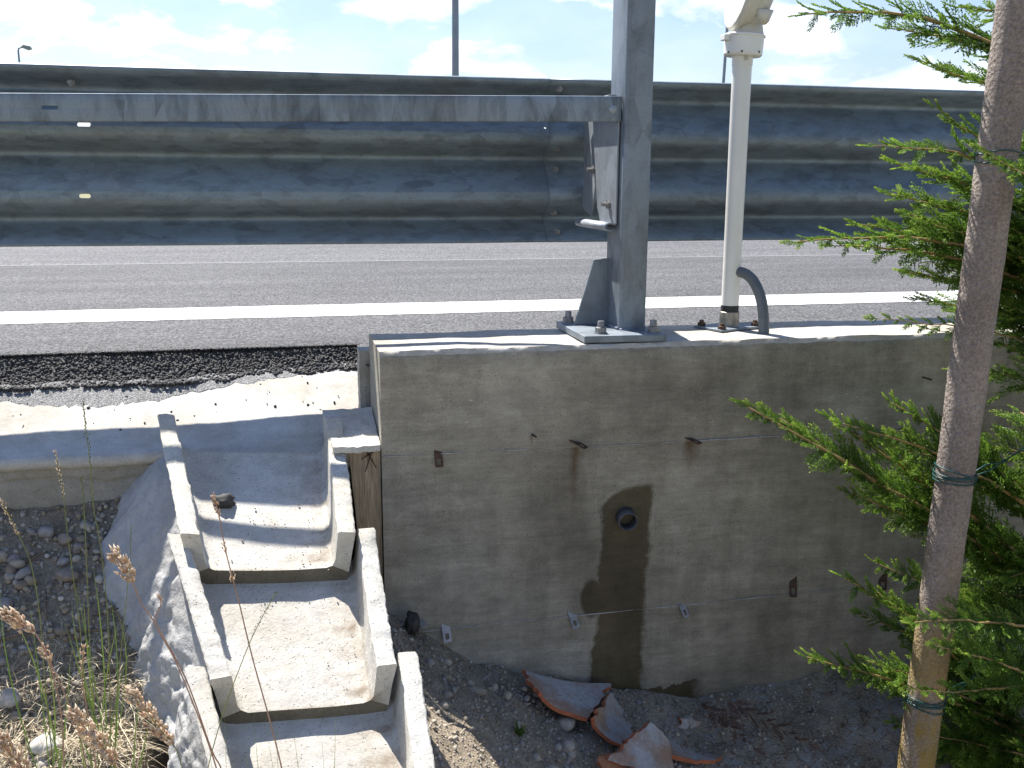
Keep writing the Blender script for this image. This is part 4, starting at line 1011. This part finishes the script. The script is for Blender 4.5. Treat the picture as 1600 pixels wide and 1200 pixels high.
for i, (tip, ty, bs, byy, sag, dn, ft) in enumerate(limbs):
    back = 0.16 if i < len(limbs)-4 else 0.0                     # the last four cross in front of the pole
    cbranch(at(*bs, byy+back*0.8), at(*tip, ty+back), sag*1.0, dn, ft, 0.10)
    if back and i > 4:                                           # a shorter companion limb fills the spray out
        cbranch(at(bs[0]+rng.uniform(-10, 30), bs[1]+rng.uniform(-15, 40), byy+back), at(tip[0]+rng.uniform(45, 95), tip[1]+rng.uniform(5, 50), ty+back+rng.uniform(.02, .10)), sag*0.8, dn*0.8, ft*1.05, 0.15)
# body of the crown right of the pole
for i in range(92):
    z = lerp(-1.60, 0.12, (i+rng.random())/92); a = rng.uniform(rad(150), rad(300)); rl = rng.uniform(0.26, 0.46)
    Bq = Vector((2.02 + rng.uniform(-.02, .05), 2.05, z-0.08)); Tq = Bq + Vector((math.cos(a)*rl, math.sin(a)*rl*0.8, rng.uniform(0.03, 0.20)))
    if Tq.x < 1.72 and Tq.y < 2.02: Tq.y = 2.05 + rng.uniform(0, .15)
    if Tq.z > -1.0 and Tq.x < 1.66: Tq.x += 0.14
    cbranch(Bq, Tq, rng.uniform(-0.05, 0.02), 0.95, 1.0, 0.25)
for i in range(36):                                              # far side and above
    z = lerp(-1.5, 1.1, i/35); a = rng.uniform(rad(-80), rad(130)); rl = rng.uniform(0.3, 0.5)
    Bq = Vector((2.02, 2.05, z-0.08)); cbranch(Bq, Bq + Vector((math.cos(a)*rl, math.sin(a)*rl*0.8, 0.12)), -0.03, 0.5, 1.3, 0.2)

# ------------------------------------------------------------------ tile shards, stones and rubbish at the wall foot
def shard(label, loc, rot, R, arc0, arc1, outline, th=0.011):
    """piece of a barrel tile: outline (u along, v 0..1 across the arc) on a cylinder shell"""
    b = MB(); nu = 16; nv = 18; In, Ou = [], []
    for i in range(nu+1):
        u = i/nu; ri, ro = [], []
        for j in range(nv+1):
            v = j/nv; uu, vv = outline(u, v); a = rad(lerp(arc0, arc1, vv)); k = 0.0015*fbm(uu*60, vv*6, R*99)
            ri.append(((R+k)*math.cos(a), uu, (R+k)*math.sin(a))); ro.append(((R+th+k)*math.cos(a), uu, (R+th+k)*math.sin(a)))
        In.append(ri); Ou.append(ro)
    b.grid(In, mi=0); b.grid(Ou, mi=2)
    for A, C in ((In[0], Ou[0]), (In[-1], Ou[-1]), ([r[0] for r in In], [r[0] for r in Ou]), ([r[-1] for r in In], [r[-1] for r in Ou])): b.grid([A, C], mi=1)
    o = b.build('tile_shard', [M['tile'], M['tile_edge'], M['tile_back']], smooth=True, angle=40)
    o.location = loc; o.rotation_euler = rot
    return tag(o, label, 'tile shard', 'broken roof tiles at the foot of the wall')
def shard_pts(label, quad, bulge, th=0.011, back=False):
    """curved shard through four corner points (a,b along the far edge, c,d along the near edge); bulge sags the middle"""
    a_, b_, c_, d_ = [Vector(q) for q in quad]; n = ((b_-a_).cross(d_-a_)).normalized()
    if n.z < 0: n = -n
    mb = MB(); In, Ou = [], []
    for i in range(17):
        v = i/16; ri, ro = [], []
        for j in range(19):
            u = j/18
            p = a_.lerp(b_, u).lerp(d_.lerp(c_, u), v); s = 1-(2*u-1)**2
            e = 0.006*fbm(u*7, v*7, a_.x*50); edge = (0.008*fbm(v*5, u*5, a_.x*31) if min(u, v, 1-u, 1-v) < .01 else 0)
            p = p - n*(bulge*s) + (b_-a_).normalized()*edge*2 + n*0.0015*e
            ri.append(tuple(p)); ro.append(tuple(p - n*th))
        In.append(ri); Ou.append(ro)
    mb.grid(In, mi=2 if back else 0); mb.grid(Ou, mi=0 if back else 2)
    for A, C in ((In[0], Ou[0]), (In[-1], Ou[-1]), ([r[0] for r in In], [r[0] for r in Ou]), ([r[-1] for r in In], [r[-1] for r in Ou])): mb.grid([A, C], mi=1)
    o = mb.build('tile_shard', [M['tile'], M['tile_edge'], M['tile_back']], smooth=True, angle=40)
    return tag(o, label, 'tile shard', 'broken roof tiles at the foot of the wall')
shard_pts('whitish concave tile shard lying against the wall left of the wet streak', (at(820, 1046, 2.44), at(951, 1067, 2.47), at(921, 1122, 2.30), at(838, 1080, 2.31)), 0.014)
shard_pts('tile shard with grey hollow and orange broken edge below the wet streak', (at(958, 1084, 2.42), at(1000, 1118, 2.44), at(975, 1166, 2.25), at(927, 1120, 2.26)), 0.016)
shard_pts('large pale tile shard standing up at the bottom edge of the picture', (at(1016, 1128, 2.26), at(1050, 1170, 2.27), at(1054, 1225, 2.14), at(950, 1188, 2.13)), -0.012)
shard_pts('thin orange tile fragment in front of the large pale shard', (at(930, 1184, 2.17), at(945, 1178, 2.18), at(1010, 1215, 2.12), at(958, 1226, 2.12)), -0.010, back=True)
shard_pts('long pale tile shard leaning right with an orange tip', (at(1012, 1127, 2.40), at(1142, 1172, 2.36), at(1122, 1186, 2.24), at(1036, 1172, 2.24)), 0.014)
shard_pts('small upright buff tile piece behind the long shard', (at(1064, 1122, 2.40), at(1103, 1130, 2.41), at(1104, 1170, 2.38), at(1058, 1150, 2.37)), -0.006)
shard_pts('orange tile shard lying under the long pale shard', (at(1050, 1182, 2.30), at(1136, 1178, 2.33), at(1128, 1212, 2.22), at(1060, 1222, 2.20)), 0.012, back=True)
shard_pts('tiny orange tile chip at the bottom edge left of the shards', (at(880, 1192, 2.20), at(908, 1196, 2.2), at(910, 1215, 2.15), at(878, 1212, 2.15)), -0.004, back=True)

def stone(label, px, py, wpx, cat='stone', kindmat='stone', name='stone', flat=None, grp=None, sv=None, rotz=None, stretch=(1, 1, 1), tint=None):
    # walk down the view ray to the ground
    d = at(px, py, 1.0); Yk = 1.5
    for k in range(240):
        Yk = 1.5 + k*0.005; p = d*Yk
        if p.z < ground_z(p.x, p.y): break
    s = wpx/2/FPX*Yk*1.02/1.05
    V, F = SV3[sv if sv is not None else rng.randrange(10)]
    a = rotz if rotz is not None else rng.uniform(0, 6.28); R = np.array([[math.cos(a), -math.sin(a), 0], [math.sin(a), math.cos(a), 0], [0, 0, 1]])
    W = (V*np.array(stretch))@R.T*s
    o = np_mesh(name, W, F, M[kindmat], None, attr=np.full(len(V), tint if tint is not None else rng.random()), smooth=True)
    o.location = (p.x, p.y, ground_z(p.x, p.y) + s*0.25); return tag(o, label, cat, grp)
stone('rounded buff stone beside the tile shards, upper of two', 884, 1135, 35, sv=0, tint=.45, grp='stones by the shards')
stone('rounded buff stone beside the tile shards, lower of two', 888, 1172, 32, sv=3, tint=.5, grp='stones by the shards')
stone('long flat pale stone lying beside the second chute unit', 642, 982, 62, sv=4, stretch=(1.1, .42, .45), rotz=-0.5, tint=.6)
stone('white stone on the gravel at the bottom left corner', 72, 1172, 52, sv=6, tint=1.0)
stone('whitish cobble at the left edge of the gravel', 14, 1100, 46, sv=1, tint=.95)
stone('grey cobble half buried at the left edge', 4, 955, 44, sv=2, tint=.62)
stone('smooth grey stone in the shade below the kerb beam', 102, 848, 26, sv=5, tint=.7)
stone('upright grey stone in the shade next to the mortar', 122, 862, 22, sv=7, tint=.65)
stone('large grey pebble beside the mortar haunch', 106, 905, 36, sv=8, tint=.72)
stone('small white stone at the end of the lower joint by the right rubble', 1075, 1128, 22, sv=9, tint=.9)
stone('flat brown stone on the sunlit rubble slope', 745, 1084, 34, sv=4, stretch=(1.2, .5, .5), rotz=-.6, tint=.25)
stone('pale flat slab stone at the foot of the wall left of the shards', 762, 1030, 40, sv=4, stretch=(1.2, .5, .6), rotz=-.4, tint=.5)
def unit_floor(y, x=-0.05):  # height of the chute floor
    u = (x+0.33)/0.47
    if y > 2.27: return lerp(lerp(-0.608, -0.642, u), lerp(-0.795, -0.822, u), (2.66-y)/0.39) - 0.103
    return lerp(lerp(-0.811, -0.835, u), lerp(-1.010, -1.024, u), (2.32-y)/0.33) - 0.103
# black asphalt lumps: one in the chute, one by the wall
def lump(label, loc, s):
    V, F = ICO3; W = V.copy()
    for i, p in enumerate(V):
        v = Vector(p*1.6) + Vector(loc)*13
        W[i] = p*(1 + 0.35*mnoise.noise(v) + 0.32*mnoise.noise(v*3.1) + 0.20*mnoise.noise(v*7))
    o = np_mesh('asphalt_lump', W*np.array(s), F, M['crumb'], smooth=False); o.location = loc; return tag(o, label, 'asphalt lump', 'loose asphalt lumps')
lump('black asphalt lump lying on the floor of the topmost chute unit', (-0.166, 2.472, unit_floor(2.472, -0.166)+0.012), (0.027, 0.020, 0.019))
lump('black asphalt lump on the rubble between chute and wall', (0.300, 2.455, -1.165), (0.020, 0.018, 0.032))

# pebbles: the bigger ones one by one, the rest as gravel
for i in range(110):
    x = rng.uniform(-1.0, -0.46); y = rng.uniform(1.85, 2.70); s = rng.uniform(0.009, 0.021)
    V, F = SV2[i % 10]; o = np_mesh('pebble', V*s, F, M['stone'], None, attr=np.full(len(V), rng.random()), smooth=True)
    o.location = (x, y, ground_z(x, y)+s*0.3); o.rotation_euler = (rng.uniform(-.4, .4), rng.uniform(-.4, .4), rng.uniform(0, 6))
    tag(o, 'small rounded pebble among the gravel left of the chute', 'pebble', 'pebbles left of the chute')
for i in range(60):
    x = rng.uniform(0.28, 1.0); y = rng.uniform(2.12, 2.48); s = rng.uniform(0.006, 0.014)
    V, F = SV2[i % 10]; o = np_mesh('pebble', V*s, F, M['stone'], None, attr=np.full(len(V), rng.random()), smooth=True)
    o.location = (x, y, ground_z(x, y)+s*0.3); o.rotation_euler = (rng.uniform(-.4, .4), rng.uniform(-.4, .4), rng.uniform(0, 6))
    tag(o, 'small pebble on the rubble slope between chute and wall', 'pebble', 'pebbles on the rubble slope')
items = []
for _ in range(6500):
    x = nrg.uniform(-1.15, -0.36); y = nrg.uniform(1.7, 2.735); s = nrg.choice([nrg.uniform(.002, .005), nrg.uniform(.005, .011)], p=[.72, .28]); items.append(((x, y, ground_z(x, y)+s*0.3), s, True))
tag(scatter('gravel', SV1, items, M['stone']), 'fine mixed gravel on the soil left of the chute', 'gravel', kind='stuff')
items = []
for _ in range(6500):
    x = nrg.uniform(0.2, 1.5)**1.0; y = WY - 0.005 - 0.62*nrg.random()**1.1
    if x > 1.0 and nrg.random() < .35: continue
    s = nrg.choice([nrg.uniform(.0018, .0045), nrg.uniform(.004, .008)], p=[.8, .2]); items.append(((x, y, ground_z(x, y)+s*0.3), s, True))
tag(scatter('rubble_gravel', SV1A, items, M['stone']), 'fine rubble and gravel on the slope below the wall', 'gravel', kind='stuff')
items = []
for _ in range(46):
    y = nrg.uniform(2.27, 2.5); x = lerp(nrg.uniform(-0.22, 0.085), 0.07, 0.45*nrg.random()); s = nrg.uniform(.001, .0035); items.append(((x, y-0.01, unit_floor(y, x)+s*.4), s, True))
for _ in range(22):
    y = nrg.uniform(2.0, 2.2); x = nrg.uniform(0.06, 0.13); s = nrg.uniform(.0008, .0022); items.append(((x, y-0.01, unit_floor(y, x)+s*.4), s, True))
tag(scatter('chute_grit', SV1A, items, M['stone']), 'fine grit washed onto the chute floors', 'grit', kind='stuff')

# dead cypress frond on the lime-dusted ground
dead = empty('dead_frond', (1.0, 2.4, -1.5)); tag(dead, 'dry reddish brown cypress frond on the ground by the wall', 'dead branch')
for (p0, p1, yy0, yy1) in (((1088, 1090), (1175, 1165), 2.42, 2.22), ((1120, 1085), (1260, 1160), 2.42, 2.25)):
    cbranch(at(*p0, yy0), at(*p1, yy1), 0.0, 0.8, 0.6, 0.1, wood=False, mat=M['dead'], root=dead, plane=Vector((0, -.3, 1)).normalized(), splen=0.11)

# dry grass litter on the left bank
def blades(n, xr, yr, lr, wr, lift, flat, tint=(0, 1), den=None):
    Vs, Fs, Ts = [], [], []; n0 = 0
    for _ in range(n):
        x, y = nrg.uniform(*xr), nrg.uniform(*yr)
        if den and nrg.random() > den(x, y): continue
        ln, w, a = nrg.uniform(*lr), nrg.uniform(*wr), nrg.uniform(0, 6.28); el = nrg.uniform(*flat); z = ground_z(x, y) + nrg.uniform(0, lift)
        d = np.array([math.cos(a)*math.cos(el), math.sin(a)*math.cos(el), math.sin(el)]); s = np.array([-math.sin(a), math.cos(a), 0]); c = nrg.normal(size=3)*ln*0.12; t_ = nrg.uniform(*tint)
        for k in range(4):
            u = k/3; p = np.array([x, y, z]) + d*ln*u + c*u*u*2 - np.array([0, 0, ln*0.25*u*u]); ww = w*(1-u*0.85)
            p[2] = max(p[2], ground_z(p[0], p[1]) + 0.002)
            Vs += [p - s*ww, p + s*ww]; Ts += [t_, t_]
        Fs += [[n0+2*k, n0+2*k+1, n0+2*k+3, n0+2*k+2] for k in range(3)]; n0 += 8
    return np.array(Vs), np.array(Fs), np.array(Ts)
V, F, T_ = blades(15000, (-1.1, -0.33), (1.72, 2.48), (0.02, 0.10), (0.0005, 0.0016), 0.02, (-0.1, 0.40), den=lambda x, y: 0.06+0.94*sstep(2.42, 2.16, y))
tag(np_mesh('dry_grass_litter', V, F, M['straw'], attr=T_), 'matted straw and dead grass on the left bank', 'dry grass', kind='stuff')
for i, (p0, p1, r_t) in enumerate((((40, 992), (165, 985), .0045), ((120, 1010), (170, 1020), .004), ((60, 1075), (100, 1130), .006), ((88, 1050), (85, 1110), .003), ((0, 1000), (60, 990), .004), ((72, 925), (78, 985), .0025), ((20, 1120), (120, 1060), .003), ((238, 1105), (268, 1085), .003), ((150, 960), (205, 950), .002), ((40, 880), (75, 862), .003), ((150, 1040), (190, 1075), .003))):
    def drop(px, py):
        d = at(px, py, 1.0)
        for k in range(240):
            p = d*(1.5+k*0.005)
            if p.z < ground_z(p.x, p.y)+0.006: return p
        return p
    A, B_ = drop(*p0), drop(*p1); md = (A+B_)/2 + Vector((rng.gauss(0, .006), 0, .006)); b = MB(); b.tube([A, md, B_], [r_t, r_t*.9, r_t*.6], 7)
    tag(b.build('twig', M['twig'], smooth=True), ['long thick dead twig lying across the straw towards the mortar', 'short stout dead twig end beside the green tuft near the mortar', 'thickest dead twig, slanting through the straw near the white stone', 'thin upright dead twig in the straw beside the thickest one', 'dead twig entering the straw from the left edge', 'thin dead twig standing against the shaded gravel', 'long thin dead twig slanting up through the straw at lower left', 'short dead twig lying on the mortar beside the chute', 'very thin dead twig reaching the mortar edge', 'dead twig lying on the shaded gravel below the kerb beam', 'short slanting dead twig in the straw near the chute wall'][i], 'twig', 'dead twigs on the left bank')

V, F, T_ = blades(2600, (0.85, 2.1), (1.95, 2.49), (0.008, 0.035), (0.0006, 0.0016), 0.006, (-0.1, 0.25))
tag(np_mesh('conifer_litter', V, F, M['dead'], attr=T_), 'brown fallen cypress bits on the ground below the wall', 'plant litter', kind='stuff')
# ------------------------------------------------------------------ green tufts and flowering stalks
def blade_mesh(paths, name, mat, parent=None, flat=True):
    Vs, Fs, Ts = [], [], []; n0 = 0
    for pts, w, t0 in paths:
        m = len(pts)
        for k, p in enumerate(pts):
            tn = (pts[min(k+1, m-1)] - pts[max(k-1, 0)]).normalized(); s = tn.cross(Vector((0.2, 1, 0.1))).normalized(); u = k/(m-1)
            ww = w*(math.sin(math.pi*min(1, 0.25+u*0.75))+0.03); fold = tn.cross(s)*ww*0.5
            Vs += [tuple(p - s*ww), tuple(p + fold), tuple(p + s*ww)]; Ts += [t0*0.6+0.4*u]*3
        for k in range(m-1):
            a = n0+3*k; Fs += [[a, a+1, a+4, a+3], [a+1, a+2, a+5, a+4]]
        n0 += 3*m
    return np_mesh(name, Vs, Fs, mat, parent, attr=Ts, smooth=True)
def bez(p0, p1, p2, n=9): return [p0*(1-k/n)**2 + p1*2*(k/n)*(1-k/n) + p2*(k/n)**2 for k in range(n+1)]
def ground_at(x, y): return Vector((x, y, ground_z(x, y)))
def tuft(label, bx, by, tips, Yt, w=0.0022):
    base_ = Vector((bx, by, ground_z(bx, by))); r = empty('grass_tuft', base_); paths = []
    for tx, ty in tips:
        T_ = at(tx, ty, Yt + rng.uniform(-.06, .06)); b0 = base_ + Vector((rng.gauss(0, .012), rng.gauss(0, .012), 0)); mid = b0.lerp(T_, 0.55) + Vector((rng.gauss(0, .02), 0, rng.uniform(.01, .05)))
        paths.append((bez(b0, mid, T_), w*rng.uniform(.45, .8), rng.uniform(.3, 1)))
    for pth in paths:
        o = blade_mesh([pth], 'blade', M['grass']); child(o, r)
    return tag(r, label, 'grass tuft', 'green grass tufts on the left bank')
g1 = at(150, 1010, 2.12)
tuft('green grass tuft with curling blades beside the mortar haunch', g1.x, g1.y, [(118, 912), (145, 885), (180, 950), (98, 965), (185, 975), (130, 930), (165, 905), (205, 1010), (112, 945)], 2.05)
g2 = at(60, 1010, 2.05)
tuft('green grass tuft with a long arching blade at the left', g2.x, g2.y, [(0, 908), (62, 990), (45, 935), (110, 1022), (20, 960)], 1.95)
g3 = at(170, 1150, 1.9)
tuft('short green grass tuft at the bottom of the left bank', g3.x, g3.y, [(85, 1050), (50, 1100), (220, 1070), (190, 1045), (120, 1090), (75, 1150), (240, 1090)], 1.75)
g4 = at(20, 1180, 1.85)
tuft('green grass blades at the bottom left corner', g4.x, g4.y, [(0, 1110), (40, 1120), (5, 1140), (60, 1150)], 1.7)
g5 = at(470, 1260, 1.5)
tuft('slender green grass blades rising in front of the lowest chute unit', g5.x, -0.0+1.45, [(430, 1105), (455, 1115), (500, 1110), (525, 1098), (395, 1112), (380, 1150), (415, 1130)], 1.42, 0.0018)
g6 = at(330, 1260, 1.5)
tuft('thin green grass blades in front of the chute edge', g6.x, 1.45, [(312, 1075), (350, 1090), (292, 1115), (345, 1150), (318, 1090)], 1.42, 0.0012)

def stalk(label, path, Y, heads, mat='stem', r=0.0012, grp='flowering grass stalks in the foreground', seed_mat='seed', to_ground=True):
    """path: stem pixels from the tip down; heads: (path parameter from, to, spikelet size, count)"""
    if mat == 'stem_g': r = r*0.7
    pts = [at(x, y, Y + 0.012*k) for k, (x, y) in enumerate(path)]
    last = pts[-1]; dirn = (pts[-1]-pts[-2]).normalized()
    if to_ground:
        k = 0
        while pts[-1].z > ground_z(pts[-1].x, pts[-1].y) and k < 30: pts.append(pts[-1] + (dirn*0.5 + Vector((0, 0.02, -0.5))).normalized()*0.06); k += 1
    root = empty('grass_stalk', pts[-1]); tag(root, label, 'grass stalk', grp)
    # smooth the polyline
    fine = []
    for i in range(len(pts)-1):
        p0, p1, p2, p3 = pts[max(i-1, 0)], pts[i], pts[i+1], pts[min(i+2, len(pts)-1)]
        for k in range(8):
            t_ = k/8; fine.append(0.5*((2*p1) + (p2-p0)*t_ + (2*p0-5*p1+4*p2-p3)*t_*t_ + (3*p1-p0-3*p2+p3)*t_**3))
    fine.append(pts[-1]); b = MB(); b.tube(fine, [r*(0.55+0.45*min(1, k/(len(fine)*0.3))) for k in range(len(fine))], 6); child(b.build('stem', M[mat], smooth=True), root)
    for (f0, f1, size, cnt) in heads:
        Vs, Fs, Ts = [], [], []; n0 = 0; i0, i1 = f0*8, f1*8
        for k in range(cnt):
            f = lerp(i0, i1, k/max(1, cnt-1)); i = min(len(fine)-2, int(f)); p = fine[i].lerp(fine[i+1], f-i); tn = (fine[i] - fine[i+1]).normalized()
            prof_ = math.sin(math.pi*(0.15+0.8*k/max(1, cnt-1)))**0.6
            sd_ = Vector((rng.gauss(0, 1), rng.gauss(0, 1), rng.gauss(0, 1))); sd_ = (sd_ - tn*sd_.dot(tn)).normalized(); d = (tn + sd_*rng.uniform(.1, .55)).normalized(); q = p + sd_*size*rng.uniform(.1, .75)*prof_
            Vv, Ff, Tt = spindles(np.array([q[:]]), np.array([d[:]]), np.array([size*rng.uniform(.8, 1.25)]), np.array([size*rng.uniform(.24, .36)]), np.array([rng.random()]))
            Vs.append(Vv); Fs.append(Ff+n0); Ts.append(Tt); n0 += len(Vv)
        o = np_mesh('seed_head', np.concatenate(Vs), np.concatenate(Fs), M[seed_mat], None, attr=np.concatenate(Ts)); child(o, root)
    return root
stalk('tall pink grass stalk with sparse seed clusters in front of the chute', [(333, 775), (341, 800), (352, 858), (364, 905), (372, 935), (395, 1030), (420, 1120), (440, 1200)], 1.30, [(0.0, 1.2, .0055, 34), (1.85, 2.15, .006, 9), (2.75, 3.15, .0055, 12)])
stalk('leaning grass stalk with green spikelets crossing the chute', [(432, 925), (412, 960), (392, 1000), (372, 1050), (350, 1110), (325, 1200)], 1.32, [(0.0, 1.9, .0036, 34)], mat='stem_g', seed_mat='grass')
stalk('grass stalk with tan seed head beside the mortar haunch', [(180, 866), (195, 890), (208, 912), (222, 945), (243, 975), (290, 1060), (330, 1170), (345, 1200)], 1.22, [(0.0, 2.0, .0110, 80)])
stalk('grass stalk with a small tan bud next to the chute wall', [(249, 932), (251, 945), (244, 975), (275, 1035), (310, 1120), (338, 1200)], 1.26, [(0.0, 0.9, .0055, 14)])
stalk('large tan seed head leaning right at the bottom left', [(205, 1085), (228, 1110), (250, 1140), (272, 1165), (285, 1200)], 1.05, [(0.0, 3.0, .0110, 120)], mat='stem_g')
stalk('tan seed head at the far left above the straw', [(10, 960), (32, 975), (55, 990), (75, 1030), (95, 1110), (100, 1200)], 1.15, [(0.0, 2.0, .0105, 76)])
stalk('large tan seed head at the bottom centre of the left bank', [(115, 1115), (135, 1140), (160, 1165), (180, 1195), (190, 1220)], 1.0, [(0.0, 3.0, .0110, 120)])
stalk('pinkish seed head in the bottom left corner', [(0, 1155), (14, 1175), (35, 1200), (50, 1230)], 1.0, [(0.0, 2.6, .0110, 90)])
stalk('small pinkish seed head in the straw above the corner stone', [(68, 1012), (76, 1028), (90, 1060), (120, 1130), (135, 1200)], 1.18, [(0.0, 1.3, .0080, 26)])
stalk('faded tan seed head among the straw of the left bank', [(132, 1010), (128, 1040), (130, 1075), (140, 1130), (150, 1200)], 1.2, [(0.0, 1.2, .0055, 22)])
stalk('thin green rye stalk rising over the apron', [(130, 630), (134, 670), (140, 715), (146, 790), (158, 860), (168, 960), (172, 1090), (174, 1200)], 1.35, [(0.0, 3.0, .0040, 46)], mat='stem_g', seed_mat='grass')
stalk('thin rye stalk with pale spike in front of the kerb beam', [(86, 705), (92, 735), (99, 772), (104, 820), (112, 885), (125, 980), (135, 1100)], 1.4, [(0.0, 2.1, .0036, 30)], mat='stem_g')
stalk('short rye spike in front of the kerb beam next to the mortar', [(127, 745), (130, 775), (133, 825), (136, 900), (140, 1000)], 1.45, [(0.0, 2.0, .0036, 30)], mat='stem_g', seed_mat='grass')
stalk('yellowish rye spike leaning at the left edge', [(0, 780), (14, 805), (30, 838), (48, 880), (62, 960), (70, 1060)], 1.3, [(0.0, 2.0, .0042, 34)], mat='stem_g')
stalk('bare green stalk in front of the mortar haunch', [(205, 820), (203, 870), (195, 960), (185, 1060), (180, 1150)], 1.4, [(0.0, 0.6, .0026, 8)], mat='stem_g', seed_mat='grass')
# little weed on the rubble slope
wp = at(812, 1178, 2.2); wz = ground_z(wp.x, wp.y); weed = empty('small_weed', (wp.x, wp.y, wz)); tag(weed, 'tiny bright green weed on the sunlit rubble slope', 'weed')
for k in range(16):
    a = rng.uniform(0, 6.28); ln = rng.uniform(.012, .034); p0 = Vector((wp.x, wp.y, wz)); p2 = p0 + Vector((math.cos(a)*ln, math.sin(a)*ln, rng.uniform(.01, .03)))
    child(blade_mesh([(bez(p0, p0.lerp(p2, .5)+Vector((0, 0, .012)), p2, 5), .0035, rng.uniform(.5, 1))], 'leaf', M['grass']), weed)
